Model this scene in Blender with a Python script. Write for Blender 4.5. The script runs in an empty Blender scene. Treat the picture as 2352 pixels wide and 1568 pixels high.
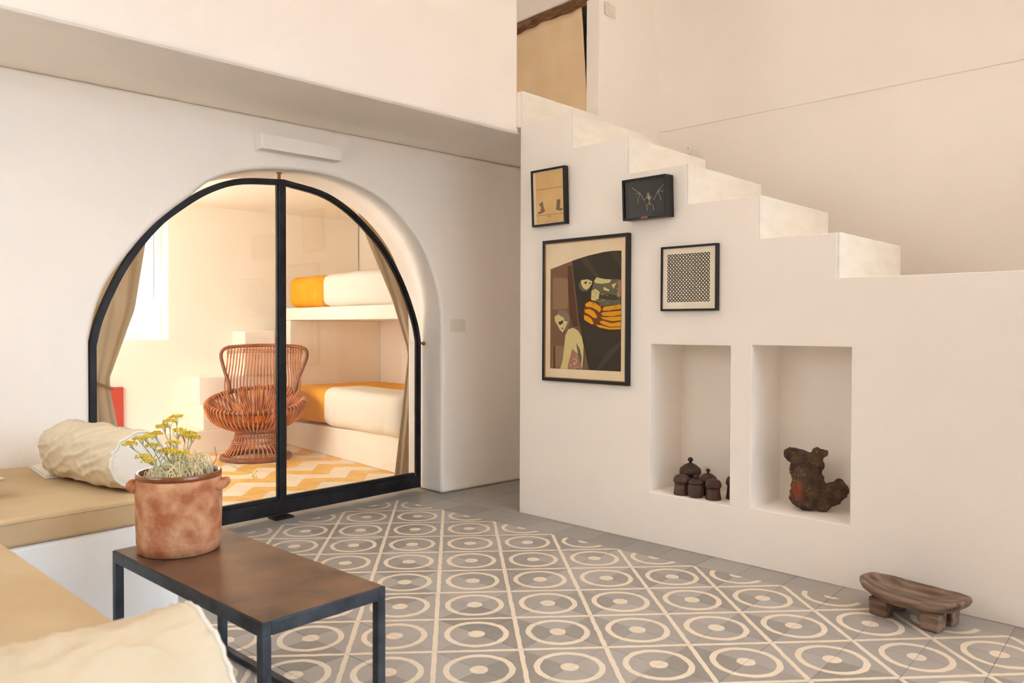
import bpy, bmesh, math, random
from mathutils import Vector, Matrix, noise

R = math.radians
scene = bpy.context.scene
COL = scene.collection
rng = random.Random(7)

# ------------------------------------------------------------------ camera
cam_data = bpy.data.cameras.new('camera')
cam = bpy.data.objects.new('camera', cam_data)
COL.objects.link(cam)
yaw, pitch, roll = 2.28251503, -0.0183814160, 0.00321752649
fwd = Vector((math.cos(yaw) * math.cos(pitch), math.sin(yaw) * math.cos(pitch), math.sin(pitch)))
rgt = fwd.cross(Vector((0, 0, 1))).normalized()
upv = rgt.cross(fwd)
r2 = rgt * math.cos(roll) + upv * math.sin(roll)
u2 = -rgt * math.sin(roll) + upv * math.cos(roll)
CAM = Vector((3.63935915, -3.14996706, 1.06153537))
cam.matrix_world = Matrix(((r2.x, u2.x, -fwd.x, CAM.x), (r2.y, u2.y, -fwd.y, CAM.y), (r2.z, u2.z, -fwd.z, CAM.z), (0, 0, 0, 1)))
cam_data.sensor_width = 36
cam_data.lens = 27.3756
cam_data.clip_start = 0.05
cam_data.dof.use_dof = True
cam_data.dof.focus_distance = 4.2
cam_data.dof.aperture_fstop = 6.3
scene.camera = cam

# ------------------------------------------------------------------ world, daylight, exposure
world = bpy.data.worlds.new('world')
scene.world = world
world.use_nodes = True
wb = world.node_tree.nodes['Background']
wb.inputs['Color'].default_value = (0.86, 0.93, 1.0, 1)
wb.inputs['Strength'].default_value = 3.0

def area(name, loc, target, sx, sy, power, color, spread=180):
    d = bpy.data.lights.new(name, 'AREA')
    d.shape = 'RECTANGLE'; d.size = sx; d.size_y = sy; d.energy = power; d.color = color; d.spread = R(spread)
    o = bpy.data.objects.new(name, d); COL.objects.link(o)
    o.location = loc
    o.rotation_euler = (Vector(target) - Vector(loc)).to_track_quat('-Z', 'Y').to_euler()
    return o

# daylight entering the windows (each lamp fills a window opening built below; the loft and bedroom side ones are added fill): cool sky light falls, sunlit ground outside throws warm light up
area('daylight_rear_sky', (5.751, -1.518, 1.6), (0.9, -2.0, -0.6), 3.4, 3.1, 37, (0.56, 0.77, 1.0), 64)
area('daylight_rear_ground', (5.755, -1.518, 1.6), (4.9, -1.1, 4.6), 3.4, 3.1, 205, (1.0, 0.95, 0.92), 70)
area('fill_loft', (-1.786, -0.740, 3.2), (0.2, 0.9, 2.85), 0.9, 0.7, 16, (1.0, 0.94, 0.85), 160)  # unseen fill lamp, added to brighten the loft curtain and vault
area('daylight_left', (1.045, -3.428, 1.82), (0.8, -1.2, 0.6), 1.2, 1.05, 17, (0.82, 0.93, 1.0), 140)
area('daylight_bedroom', (-3.172, -0.383, 1.465), (-2.32, -0.513, 1.3), 0.76, 1.03, 21, (1.0, 0.96, 0.91), 160)
area('fill_bedroom_side', (-1.55, -1.962, 1.35), (-1.55, 0.0, 1.1), 1.5, 1.2, 50, (1.0, 0.96, 0.91), 160)  # unseen fill lamp, added to brighten the bedroom
world.cycles.sampling_method = 'NONE'

vs = scene.view_settings
vs.view_transform = 'Standard'
vs.look = 'None'
vs.gamma = 1
vs.use_curve_mapping = False
vs.exposure = -0.57
scene.cycles.use_denoising = True
scene.cycles.max_bounces = 10
scene.cycles.diffuse_bounces = 8
scene.cycles.glossy_bounces = 2
scene.cycles.use_adaptive_sampling = True
scene.cycles.adaptive_threshold = 0.6
scene.cycles.adaptive_min_samples = 12
scene.cycles.transparent_max_bounces = 16
scene.cycles.use_light_tree = False
scene.cycles.caustics_reflective = False
scene.cycles.caustics_refractive = False

# ------------------------------------------------------------------ materials
def lin(r, g, b):
    def f(c):
        c /= 255.0
        return c / 12.92 if c <= 0.04045 else ((c + 0.055) / 1.055) ** 2.4
    return (f(r), f(g), f(b), 1)

def mat(name, c, rough=0.8, c2=None, scale=6.0, detail=4, bump=0.0, bscale=60.0, metal=0.0, spec=0.5, stretch=None, ramp=(0.35, 0.65), coat=0.0, sheen=0.0, backlit=0.0):
    m = bpy.data.materials.new(name); m.use_nodes = True
    nt = m.node_tree; N = nt.nodes; L = nt.links
    p = N['Principled BSDF']
    p.inputs['Roughness'].default_value = rough
    p.inputs['Metallic'].default_value = metal
    p.inputs['Specular IOR Level'].default_value = spec
    p.inputs['Coat Weight'].default_value = coat
    p.inputs['Sheen Weight'].default_value = sheen
    p.inputs['Base Color'].default_value = c
    tc = N.new('ShaderNodeTexCoord'); src = tc.outputs['Object']
    if stretch:
        mp = N.new('ShaderNodeMapping'); mp.inputs['Scale'].default_value = stretch
        L.new(src, mp.inputs['Vector']); src = mp.outputs['Vector']
    if c2:
        n = N.new('ShaderNodeTexNoise'); n.inputs['Scale'].default_value = scale; n.inputs['Detail'].default_value = detail
        L.new(src, n.inputs['Vector'])
        cr = N.new('ShaderNodeValToRGB')
        cr.color_ramp.elements[0].position = ramp[0]; cr.color_ramp.elements[0].color = c
        cr.color_ramp.elements[1].position = ramp[1]; cr.color_ramp.elements[1].color = c2
        L.new(n.outputs['Fac'], cr.inputs['Fac']); L.new(cr.outputs['Color'], p.inputs['Base Color'])
    if bump:
        n2 = N.new('ShaderNodeTexNoise'); n2.inputs['Scale'].default_value = bscale; n2.inputs['Detail'].default_value = 2
        L.new(src, n2.inputs['Vector'])
        b = N.new('ShaderNodeBump'); b.inputs['Strength'].default_value = bump; b.inputs['Distance'].default_value = 0.01
        L.new(n2.outputs['Fac'], b.inputs['Height']); L.new(b.outputs['Normal'], p.inputs['Normal'])
    if backlit:
        tr = N.new('ShaderNodeBsdfTranslucent'); tr.inputs['Color'].default_value = c
        mx = N.new('ShaderNodeMixShader'); mx.inputs['Fac'].default_value = backlit
        L.new(p.outputs['BSDF'], mx.inputs[1]); L.new(tr.outputs['BSDF'], mx.inputs[2])
        L.new(mx.outputs['Shader'], N['Material Output'].inputs['Surface'])
    return m

def weave(name, c, c2, scale=220.0, rough=0.9, backlit=0.0, bump=0.25):
    m = mat(name, c, rough, c2, 5.0, 3, backlit=backlit, spec=0.2)
    nt = m.node_tree; N = nt.nodes; L = nt.links
    p = N['Principled BSDF']
    tc = N['Texture Coordinate']
    w1 = N.new('ShaderNodeTexWave'); w1.inputs['Scale'].default_value = scale; w1.bands_direction = 'X'; w1.inputs['Distortion'].default_value = 1.5
    w2 = N.new('ShaderNodeTexWave'); w2.inputs['Scale'].default_value = scale; w2.bands_direction = 'Z'; w2.inputs['Distortion'].default_value = 1.5
    ad = N.new('ShaderNodeMath'); ad.operation = 'ADD'
    L.new(tc.outputs['Object'], w1.inputs['Vector']); L.new(tc.outputs['Object'], w2.inputs['Vector'])
    L.new(w1.outputs['Fac'], ad.inputs[0]); L.new(w2.outputs['Fac'], ad.inputs[1])
    b = N.new('ShaderNodeBump'); b.inputs['Strength'].default_value = bump; b.inputs['Distance'].default_value = 0.002
    L.new(ad.outputs[0], b.inputs['Height']); L.new(b.outputs['Normal'], p.inputs['Normal'])
    return m

M = {}
M['plaster'] = mat('plaster', lin(246, 238, 229), 0.92, lin(248, 241, 233), 1.3, 3, bump=0.12, bscale=26, spec=0.25)
M['plaster_white'] = mat('plaster_white', lin(243, 243, 242), 0.9, lin(246, 246, 245), 2.0, 3, bump=0.10, bscale=30, spec=0.25)
M['plaster_bedroom'] = mat('plaster_bedroom', lin(249, 243, 231), 0.92, lin(250, 245, 235), 1.5, 3, bump=0.08, bscale=26, spec=0.25)
M['stone_riser'] = mat('stone_riser', lin(233, 227, 213), 0.7, lin(240, 235, 224), 7.0, 6, bump=0.06, bscale=20, stretch=(1, 1, 3))
M['steel'] = mat('steel', lin(34, 33, 34), 0.42, lin(48, 48, 50), 9, 4, metal=0.6, bump=0.02)
M['table_steel'] = mat('table_steel', lin(44, 47, 52), 0.45, lin(70, 76, 84), 14, 6, metal=0.5, bump=0.05, bscale=90)
M['table_top'] = mat('table_top', lin(74, 56, 46), 0.3, lin(136, 100, 76), 5.5, 10, metal=0.3, bump=0.05, bscale=40, ramp=(0.32, 0.70))
M['canvas'] = weave('canvas', lin(200, 172, 132), lin(208, 182, 144), 180)
M['cotton'] = weave('cotton', lin(216, 199, 168), lin(224, 208, 180), 160)
M['cotton_end'] = weave('cotton_end', lin(230, 221, 204), lin(236, 228, 214), 160)
M['sheet'] = mat('sheet', lin(238, 231, 218), 0.9, spec=0.2)
M['yellow_cloth'] = mat('yellow_cloth', lin(232, 164, 34), 0.85, lin(240, 176, 48), 4, 3, spec=0.2)
M['linen'] = weave('linen', lin(222, 204, 172), lin(232, 217, 190), 150, backlit=0.4)
M['linen_loft'] = weave('linen_loft', lin(240, 212, 172), lin(244, 219, 182), 140)
M['terracotta'] = mat('terracotta', lin(170, 102, 64), 0.85, lin(210, 158, 118), 20, 8, bump=0.25, bscale=70, ramp=(0.38, 0.68))
M['glaze'] = mat('glaze', lin(112, 52, 22), 0.12, lin(150, 84, 40), 12, 4, coat=0.6)
M['straw'] = mat('straw', lin(244, 232, 192), 0.9, lin(222, 206, 160), 14, 2)
M['stalk'] = mat('stalk', lin(196, 196, 152), 0.9, lin(158, 156, 118), 18, 2)
M['blossom'] = mat('blossom', lin(214, 178, 24), 0.9, lin(232, 206, 84), 90, 2)
M['soil'] = mat('soil', lin(52, 42, 32), 1.0, lin(84, 66, 48), 50, 4, bump=0.6, bscale=80)
M['cane'] = mat('cane', lin(158, 80, 32), 0.38, lin(212, 128, 62), 11, 3, coat=0.25)
M['cane_dark'] = mat('cane_dark', lin(110, 54, 28), 0.4, lin(150, 84, 44), 10, 3, coat=0.25)
M['frame_black'] = mat('frame_black', lin(24, 20, 18), 0.4, spec=0.4)
M['gilt'] = mat('gilt', lin(150, 112, 66), 0.5)
M['paper'] = mat('paper', lin(226, 204, 168), 0.8, lin(232, 214, 182), 5, 4)
M['paper_white'] = mat('paper_white', lin(230, 218, 194), 0.8, lin(234, 224, 204), 5, 3)
M['paper_tan'] = mat('paper_tan', lin(212, 172, 112), 0.85, lin(222, 186, 130), 7, 4)
M['jar_wood'] = mat('jar_wood', lin(58, 36, 26), 0.5, lin(82, 52, 36), 30, 6, bump=0.15, bscale=70, stretch=(1, 1, 0.3))
M['stool_wood'] = mat('stool_wood', lin(82, 56, 40), 0.65, lin(150, 124, 104), 16, 8, bump=0.5, bscale=50, stretch=(0.35, 2.2, 2.2), ramp=(0.34, 0.68))
M['switch'] = mat('switch', lin(230, 222, 206), 0.4)
M['red_paint'] = mat('red_paint', lin(196, 62, 40), 0.6)
M['log'] = mat('log', lin(96, 62, 38), 0.9, lin(150, 108, 70), 20, 8, bump=0.5, bscale=40, stretch=(0.4, 2, 2))
M['dark'] = mat('dark', lin(30, 24, 18), 1.0)
M['rope'] = mat('rope', lin(176, 134, 84), 0.9, lin(200, 160, 108), 60, 3, bump=0.5, bscale=200)
M['brass'] = mat('brass', lin(150, 100, 60), 0.4, metal=0.8)
M['bone'] = mat('bone', lin(236, 216, 164), 0.6)
M['tag'] = mat('tag', lin(146, 78, 58), 0.6)
M['grout'] = mat('grout', lin(168, 154, 138), 0.95, lin(150, 138, 122), 20, 3)
M['yellow_tile'] = mat('yellow_tile', lin(234, 182, 92), 0.45, lin(242, 196, 112), 5, 3)
M['white_tile'] = mat('white_tile', lin(240, 222, 192), 0.45, lin(244, 230, 206), 5, 3)
for k, c in {'p_brown': (126, 92, 68), 'p_tan': (146, 112, 84), 'p_black': (58, 50, 38), 'p_umber': (72, 62, 47), 'p_dbrown': (94, 60, 42), 'p_olive': (104, 98, 74), 'p_pale': (208, 190, 132), 'p_dolive': (66, 62, 46), 'p_pink': (164, 116, 96), 'p_maroon': (112, 58, 34), 'p_yellow': (222, 154, 22), 'p_grey': (134, 110, 90), 'p_ink': (122, 96, 66), 'p_boot': (134, 106, 80), 'p_ring': (36, 32, 28), 'p_dot': (226, 206, 180)}.items():
    M[k] = mat('print_' + k[2:], lin(*c), 0.7, spec=0.3)

def rock_material():
    m = mat('volcanic_rock', lin(62, 46, 34), 0.95, lin(98, 74, 52), 22, 8, bump=0.9, bscale=70)
    nt = m.node_tree; N = nt.nodes; L = nt.links
    p = N['Principled BSDF']
    base = p.inputs['Base Color'].links[0].from_socket
    tc = N['Texture Coordinate']
    # rust blotch on one flank and pale mineral specks
    vd = N.new('ShaderNodeVectorMath'); vd.operation = 'DISTANCE'; vd.inputs[1].default_value = (-0.088, -0.03, 0.095)
    L.new(tc.outputs['Object'], vd.inputs[0])
    nr = N.new('ShaderNodeTexNoise'); nr.inputs['Scale'].default_value = 45; nr.inputs['Detail'].default_value = 6
    L.new(tc.outputs['Object'], nr.inputs['Vector'])
    ma = N.new('ShaderNodeMath'); ma.operation = 'MULTIPLY_ADD'; ma.inputs[1].default_value = 0.06; L.new(nr.outputs['Fac'], ma.inputs[0]); L.new(vd.outputs['Value'], ma.inputs[2])
    lt = N.new('ShaderNodeMapRange'); lt.inputs['From Min'].default_value = 0.052; lt.inputs['From Max'].default_value = 0.082; lt.inputs['To Min'].default_value = 0.6; lt.inputs['To Max'].default_value = 0.0
    L.new(ma.outputs[0], lt.inputs['Value'])
    mx = N.new('ShaderNodeMix'); mx.data_type = 'RGBA'
    L.new(lt.outputs[0], mx.inputs['Factor']); L.new(base, mx.inputs['A']); mx.inputs['B'].default_value = lin(150, 66, 34)
    vo = N.new('ShaderNodeTexVoronoi'); vo.inputs['Scale'].default_value = 75
    L.new(tc.outputs['Object'], vo.inputs['Vector'])
    l2 = N.new('ShaderNodeMath'); l2.operation = 'LESS_THAN'; l2.inputs[1].default_value = 0.16
    L.new(vo.outputs['Distance'], l2.inputs[0])
    nz = N.new('ShaderNodeTexNoise'); nz.inputs['Scale'].default_value = 18
    L.new(tc.outputs['Object'], nz.inputs['Vector'])
    g = N.new('ShaderNodeMath'); g.operation = 'GREATER_THAN'; g.inputs[1].default_value = 0.58
    L.new(nz.outputs['Fac'], g.inputs[0])
    mu = N.new('ShaderNodeMath'); mu.operation = 'MULTIPLY'
    L.new(l2.outputs[0], mu.inputs[0]); L.new(g.outputs[0], mu.inputs[1])
    m2 = N.new('ShaderNodeMix'); m2.data_type = 'RGBA'
    L.new(mu.outputs[0], m2.inputs['Factor']); L.new(mx.outputs['Result'], m2.inputs['A']); m2.inputs['B'].default_value = lin(196, 178, 150)
    L.new(m2.outputs['Result'], p.inputs['Base Color'])
    return m
M['rock'] = rock_material()

def glass_material():
    m = bpy.data.materials.new('pane_glass'); m.use_nodes = True
    nt = m.node_tree; N = nt.nodes; L = nt.links
    N.remove(N['Principled BSDF'])
    t = N.new('ShaderNodeBsdfTransparent'); t.inputs['Color'].default_value = (0.985, 0.985, 0.975, 1)
    g = N.new('ShaderNodeBsdfGlossy'); g.inputs['Roughness'].default_value = 0.01
    f = N.new('ShaderNodeFresnel'); f.inputs['IOR'].default_value = 1.45
    x = N.new('ShaderNodeMixShader')
    L.new(f.outputs[0], x.inputs[0]); L.new(t.outputs[0], x.inputs[1]); L.new(g.outputs[0], x.inputs[2])
    L.new(x.outputs[0], N['Material Output'].inputs['Surface'])
    return m
M['glass'] = glass_material()

def tile_material(name, patterned):
    m = bpy.data.materials.new(name); m.use_nodes = True
    nt = m.node_tree; N = nt.nodes; L = nt.links
    p = N['Principled BSDF']; p.inputs['Roughness'].default_value = 0.42; p.inputs['Specular IOR Level'].default_value = 0.4
    geo = N.new('ShaderNodeNewGeometry')
    def math_(op, a, b=None, c=None):
        n = N.new('ShaderNodeMath'); n.operation = op
        for i, v in enumerate((a, b, c)):
            if v is None: continue
            if isinstance(v, (int, float)): n.inputs[i].default_value = v
            else: L.new(v, n.inputs[i])
        return n.outputs[0]
    sc = N.new('ShaderNodeVectorMath'); sc.operation = 'SCALE'; sc.inputs['Scale'].default_value = 5.0
    L.new(geo.outputs['Position'], sc.inputs[0])
    fl = N.new('ShaderNodeVectorMath'); fl.operation = 'FLOOR'; L.new(sc.outputs[0], fl.inputs[0])
    sp0 = N.new('ShaderNodeSeparateXYZ'); L.new(fl.outputs[0], sp0.inputs[0])
    cb = N.new('ShaderNodeCombineXYZ'); L.new(sp0.outputs[0], cb.inputs[0]); L.new(sp0.outputs[1], cb.inputs[1])
    wn = N.new('ShaderNodeTexWhiteNoise'); wn.noise_dimensions = '2D'; L.new(cb.outputs[0], wn.inputs['Vector'])
    ns = N.new('ShaderNodeTexNoise'); ns.inputs['Scale'].default_value = 9; ns.inputs['Detail'].default_value = 5
    L.new(geo.outputs['Position'], ns.inputs['Vector'])
    tone = math_('ADD', math_('MULTIPLY', wn.outputs['Value'], 0.62), math_('MULTIPLY', ns.outputs['Fac'], 0.38))
    cr = N.new('ShaderNodeValToRGB')
    a, b = ((142, 134, 124), (180, 172, 162)) if patterned else ((140, 134, 126), (164, 158, 150))
    cr.color_ramp.elements[0].position = 0.1; cr.color_ramp.elements[0].color = lin(*a)
    cr.color_ramp.elements[1].position = 0.9; cr.color_ramp.elements[1].color = lin(*b)
    L.new(tone, cr.inputs['Fac'])
    out = cr.outputs['Color']
    if patterned:
        uv = N.new('ShaderNodeTexCoord')
        nz = N.new('ShaderNodeTexNoise'); nz.inputs['Scale'].default_value = 30; L.new(geo.outputs['Position'], nz.inputs['Vector'])
        sb = N.new('ShaderNodeVectorMath'); sb.operation = 'SUBTRACT'; sb.inputs[1].default_value = (0.5, 0.5, 0.5); L.new(nz.outputs['Color'], sb.inputs[0])
        s2 = N.new('ShaderNodeVectorMath'); s2.operation = 'SCALE'; s2.inputs['Scale'].default_value = 0.008; L.new(sb.outputs[0], s2.inputs[0])
        ad = N.new('ShaderNodeVectorMath'); ad.operation = 'ADD'; L.new(uv.outputs['UV'], ad.inputs[0]); L.new(s2.outputs[0], ad.inputs[1])
        sp = N.new('ShaderNodeSeparateXYZ'); L.new(ad.outputs[0], sp.inputs[0])
        X, Y = sp.outputs[0], sp.outputs[1]
        def dist(cx, cy):
            dx = math_('SUBTRACT', X, cx); dy = math_('SUBTRACT', Y, cy)
            return math_('SQRT', math_('ADD', math_('MULTIPLY', dx, dx), math_('MULTIPLY', dy, dy)))
        d = math_('MINIMUM', dist(0.1, 0.1), dist(-0.1, -0.1))
        dot = math_('LESS_THAN', d, 0.029)
        ring = math_('MULTIPLY', math_('GREATER_THAN', d, 0.0925), math_('LESS_THAN', d, 0.1125))
        line = math_('LESS_THAN', math_('ABSOLUTE', math_('ADD', X, Y)), 0.0115)
        msk = math_('MAXIMUM', math_('MAXIMUM', dot, ring), line)
        mx = N.new('ShaderNodeMix'); mx.data_type = 'RGBA'
        L.new(msk, mx.inputs['Factor']); L.new(out, mx.inputs['A']); mx.inputs['B'].default_value = lin(232, 216, 192)
        out = mx.outputs['Result']
    L.new(out, p.inputs['Base Color'])
    b_ = N.new('ShaderNodeBump'); b_.inputs['Strength'].default_value = 0.03; L.new(ns.outputs['Fac'], b_.inputs['Height']); L.new(b_.outputs['Normal'], p.inputs['Normal'])
    return m
M['tile_pattern'] = tile_material('tile_pattern', True)
M['tile_plain'] = tile_material('tile_plain', False)

# ------------------------------------------------------------------ helpers
def tag(o, label=None, cat=None, group=None, kind=None):
    if label: o['label'] = label
    if cat: o['category'] = cat
    if group: o['group'] = group
    if kind: o['kind'] = kind
    return o

def empty(name, loc=(0, 0, 0), rz=0.0):
    o = bpy.data.objects.new(name, None); COL.objects.link(o)
    o.empty_display_size = 0.1
    o.location = loc; o.rotation_euler = (0, 0, rz)
    return o

def link(name, me, parent=None, loc=(0, 0, 0), rz=0.0):
    o = bpy.data.objects.new(name, me); COL.objects.link(o)
    o.location = loc; o.rotation_euler = (0, 0, rz)
    if parent: o.parent = parent
    return o

class MB:
    """collects geometry for one mesh"""
    def __init__(s): s.v = []; s.f = []; s.m = []
    def add(s, vs_, fs, mi=0):
        n = len(s.v); s.v += [tuple(v) for v in vs_]
        for f in fs: s.f.append([i + n for i in f]); s.m.append(mi)
        return s
    def box(s, x0, x1, y0, y1, z0, z1, mi=0):
        return s.add([(x0, y0, z0), (x1, y0, z0), (x1, y1, z0), (x0, y1, z0), (x0, y0, z1), (x1, y0, z1), (x1, y1, z1), (x0, y1, z1)],
                     [(0, 3, 2, 1), (4, 5, 6, 7), (0, 1, 5, 4), (1, 2, 6, 5), (2, 3, 7, 6), (3, 0, 4, 7)], mi)
    def prism(s, pts, axis, a, b, mi=0):
        """2-D outline pts extruded along an axis ('y': pts are (x,z); 'z': pts are (x,y))"""
        n = len(pts)
        if axis == 'y':
            A = [(p[0], a, p[1]) for p in pts]; B = [(p[0], b, p[1]) for p in pts]
        else:
            A = [(p[0], p[1], a) for p in pts]; B = [(p[0], p[1], b) for p in pts]
        fs = [list(range(n)), list(range(2 * n - 1, n - 1, -1))] + [(i, (i + 1) % n, n + (i + 1) % n, n + i) for i in range(n)]
        return s.add(A + B, fs, mi)
    def tube(s, path, rad, sides=8, mi=0, closed=False, cap=True):
        P = [Vector(p) for p in path]; n = len(P)
        rads = rad if isinstance(rad, (list, tuple)) else [rad] * n
        T = []
        for i in range(n):
            a = P[(i - 1) % n] if (closed or i > 0) else P[i]
            b = P[(i + 1) % n] if (closed or i < n - 1) else P[i]
            d = (b - a)
            T.append(d.normalized() if d.length > 1e-9 else Vector((0, 0, 1)))
        ref = Vector((0, 0, 1)) if abs(T[0].z) < 0.9 else Vector((1, 0, 0))
        u = T[0].cross(ref).normalized()
        vv = []
        for i in range(n):
            u = (u - T[i] * u.dot(T[i]))
            u = u.normalized() if u.length > 1e-9 else T[i].orthogonal().normalized()
            w = T[i].cross(u)
            for k in range(sides):
                an = 2 * math.pi * k / sides
                vv.append(P[i] + (u * math.cos(an) + w * math.sin(an)) * rads[i])
        fs = []
        for i in range(n if closed else n - 1):
            for k in range(sides):
                a = i * sides + k; b = i * sides + (k + 1) % sides
                c = ((i + 1) % n) * sides + (k + 1) % sides; d = ((i + 1) % n) * sides + k
                fs.append((a, b, c, d))
        if cap and not closed:
            fs.append(list(range(sides))[::-1]); fs.append([(n - 1) * sides + k for k in range(sides)])
        return s.add(vv, fs, mi)
    def lathe(s, prof, sides=32, mi=0, cx=0, cy=0, sx=1, sy=1):
        vv = []; fs = []
        for r, z in prof:
            for k in range(sides):
                a = 2 * math.pi * k / sides
                vv.append((cx + r * sx * math.cos(a), cy + r * sy * math.sin(a), z))
        for i in range(len(prof) - 1):
            for k in range(sides):
                a = i * sides + k; b = i * sides + (k + 1) % sides
                fs.append((a, b, b + sides, a + sides))
        if prof[0][0] > 1e-5: fs.append(list(range(sides))[::-1])
        if prof[-1][0] > 1e-5: fs.append([(len(prof) - 1) * sides + k for k in range(sides)])
        return s.add(vv, fs, mi)
    def ball(s, c, r, mi=0, seg=8, rings=5):
        rr = r if isinstance(r, (tuple, list)) else (r, r, r)
        vv = [(c[0], c[1], c[2] - rr[2])]
        for i in range(1, rings):
            ph = math.pi * i / rings - math.pi / 2
            for k in range(seg):
                a = 2 * math.pi * k / seg
                vv.append((c[0] + rr[0] * math.cos(ph) * math.cos(a), c[1] + rr[1] * math.cos(ph) * math.sin(a), c[2] + rr[2] * math.sin(ph)))
        vv.append((c[0], c[1], c[2] + rr[2])); last = len(vv) - 1
        fs = [(0, 1 + (k + 1) % seg, 1 + k) for k in range(seg)]
        for i in range(rings - 2):
            for k in range(seg):
                a = 1 + i * seg + k; b = 1 + i * seg + (k + 1) % seg
                fs.append((a, b, b + seg, a + seg))
        o = 1 + (rings - 2) * seg
        fs += [(o + k, o + (k + 1) % seg, last) for k in range(seg)]
        return s.add(vv, fs, mi)
    def grid(s, nu, nv, fn, mi=0, closed_u=False):
        vv = [fn(i / ((nu) if closed_u else (nu - 1)), j / (nv - 1)) for j in range(nv) for i in range(nu)]
        fs = []
        for j in range(nv - 1):
            for i in range(nu if closed_u else nu - 1):
                a = j * nu + i; b = j * nu + (i + 1) % nu
                fs.append((a, b, b + nu, a + nu))
        return s.add(vv, fs, mi)
    def mesh(s, name, mats, smooth=False):
        me = bpy.data.meshes.new(name)
        me.from_pydata(s.v, [], s.f)
        for m_ in (mats if isinstance(mats, (list, tuple)) else [mats]): me.materials.append(M[m_])
        me.polygons.foreach_set('material_index', s.m)
        if smooth: me.polygons.foreach_set('use_smooth', [True] * len(s.f))
        me.validate(); me.update()
        return me
    def build(s, name, mats, parent=None, loc=(0, 0, 0), rz=0.0, smooth=False, bevel=0.0, seg=2, fix=False):
        me = s.mesh(name, mats, smooth)
        if fix:
            bm = bmesh.new(); bm.from_mesh(me); bmesh.ops.recalc_face_normals(bm, faces=bm.faces); bm.to_mesh(me); bm.free()
        o = link(name, me, parent, loc, rz)
        if bevel: add_bevel(o, bevel, seg)
        return o

def add_bevel(o, w, seg=2):
    b = o.modifiers.new('bevel', 'BEVEL'); b.width = w; b.segments = seg; b.limit_method = 'ANGLE'; b.angle_limit = R(40); b.harden_normals = False
    for p in o.data.polygons: p.use_smooth = False
    return b

def carve(o, cutters, bevel=0.0, seg=3):
    """subtract the cutter meshes for good, then soften the edges"""
    for mb in cutters:
        c = mb.build('cutter', [o.data.materials[0].name], None, o.location, o.rotation_euler[2], fix=True)
        md = o.modifiers.new('cut', 'BOOLEAN'); md.operation = 'DIFFERENCE'; md.solver = 'EXACT'; md.object = c
        bpy.context.view_layer.update()
        dg = bpy.context.evaluated_depsgraph_get()
        me = bpy.data.meshes.new_from_object(o.evaluated_get(dg))
        o.modifiers.clear(); old = o.data; o.data = me
        bpy.data.meshes.remove(old); bpy.data.objects.remove(c)
    if bevel: add_bevel(o, bevel, seg)
    return o

def bake(o):
    bpy.context.view_layer.update()
    dg = bpy.context.evaluated_depsgraph_get()
    me = bpy.data.meshes.new_from_object(o.evaluated_get(dg))
    o.modifiers.clear(); o.data = me
    return o

def spline(pts, n):
    """Catmull-Rom through 3-D points"""
    P = [Vector(p) for p in pts]; P = [P[0] * 2 - P[1]] + P + [P[-1] * 2 - P[-2]]
    out = []; segs = len(P) - 3
    for i in range(n):
        t = i / (n - 1) * segs; k = min(int(t), segs - 1); t -= k
        a, b, c, d = P[k:k + 4]
        out.append(0.5 * ((2 * b) + (c - a) * t + (2 * a - 5 * b + 4 * c - d) * t * t + (3 * b - a - 3 * c + d) * t ** 3))
    return out

# ------------------------------------------------------------------ the setting
A_LOC, A_RZ = (0.081, 0.297, 0), R(83.8)          # arch wall: x = along the wall to the right, y = into the wall
B_LOC, B_RZ = (0.767, 0.25, 0), R(-3.2)           # stair wall
C_LOC, C_RZ = (0.847, 1.678, 0), R(-3.4)          # stairwell wall
Q_LOC, Q_RZ = (-2.47, 0.825, 0), R(-8.6)          # bunk front
P_LOC, P_RZ = (-2.55, 0.15, 0), R(81.4)           # front of the bedroom ledge

def to_world(loc, rz, x, y, z=0.0):
    c, s = math.cos(rz), math.sin(rz)
    return Vector((loc[0] + c * x - s * y, loc[1] + s * x + c * y, loc[2] + z))

# --- floor of the main room: grout bed and cement tiles
fl_o = MB().box(-0.205, 6.3, -3.75, 1.95, -0.12, -0.0025).build('floor', 'grout')
tag(fl_o, 'floor of grey and cream cement tiles with circles in diamonds', 'floor', kind='structure')
T = 0.2
def tile_mesh(name, mats, rot, split=False):
    h = T / 2 - 0.0007; c = 0.0012; z0 = -0.011
    mb = MB()
    top = [(-h + c, -h + c, 0), (h - c, -h + c, 0), (h - c, h - c, 0), (-h + c, h - c, 0)]
    mid = [(-h, -h, -c), (h, -h, -c), (h, h, -c), (-h, h, -c)]
    bot = [(-h, -h, z0), (h, -h, z0), (h, h, z0), (-h, h, z0)]
    fs = [(0, 1, 2, 3)] if not split else ([(0, 1, 3), (1, 2, 3)] if rot == 0 else [(0, 1, 2), (0, 2, 3)])
    ms = [0] if not split else [0, 1]
    mb.v = top + mid + bot
    mb.f = [list(f) for f in fs]; mb.m = list(ms)
    for i in range(4):
        j = (i + 1) % 4
        side = 0 if not split else (0 if (rot == 0 and i in (0, 3)) or (rot == 1 and i in (0, 1)) else 1)
        mb.f += [[i + 4, j + 4, j, i], [i + 8, j + 8, j + 4, i + 4]]; mb.m += [side, side]
    me = mb.mesh(name, mats)
    uv = me.uv_layers.new(name='uv')
    for lp in me.loops:
        co = me.vertices[lp.vertex_index].co
        uv.data[lp.index].uv = (co.x, co.y) if not rot else (co.y, -co.x)
    return me
tm = [tile_mesh('tile', ['tile_pattern'], 0), tile_mesh('tile', ['tile_pattern'], 1)]
tp = tile_mesh('tile', ['tile_plain'], 0)
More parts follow.
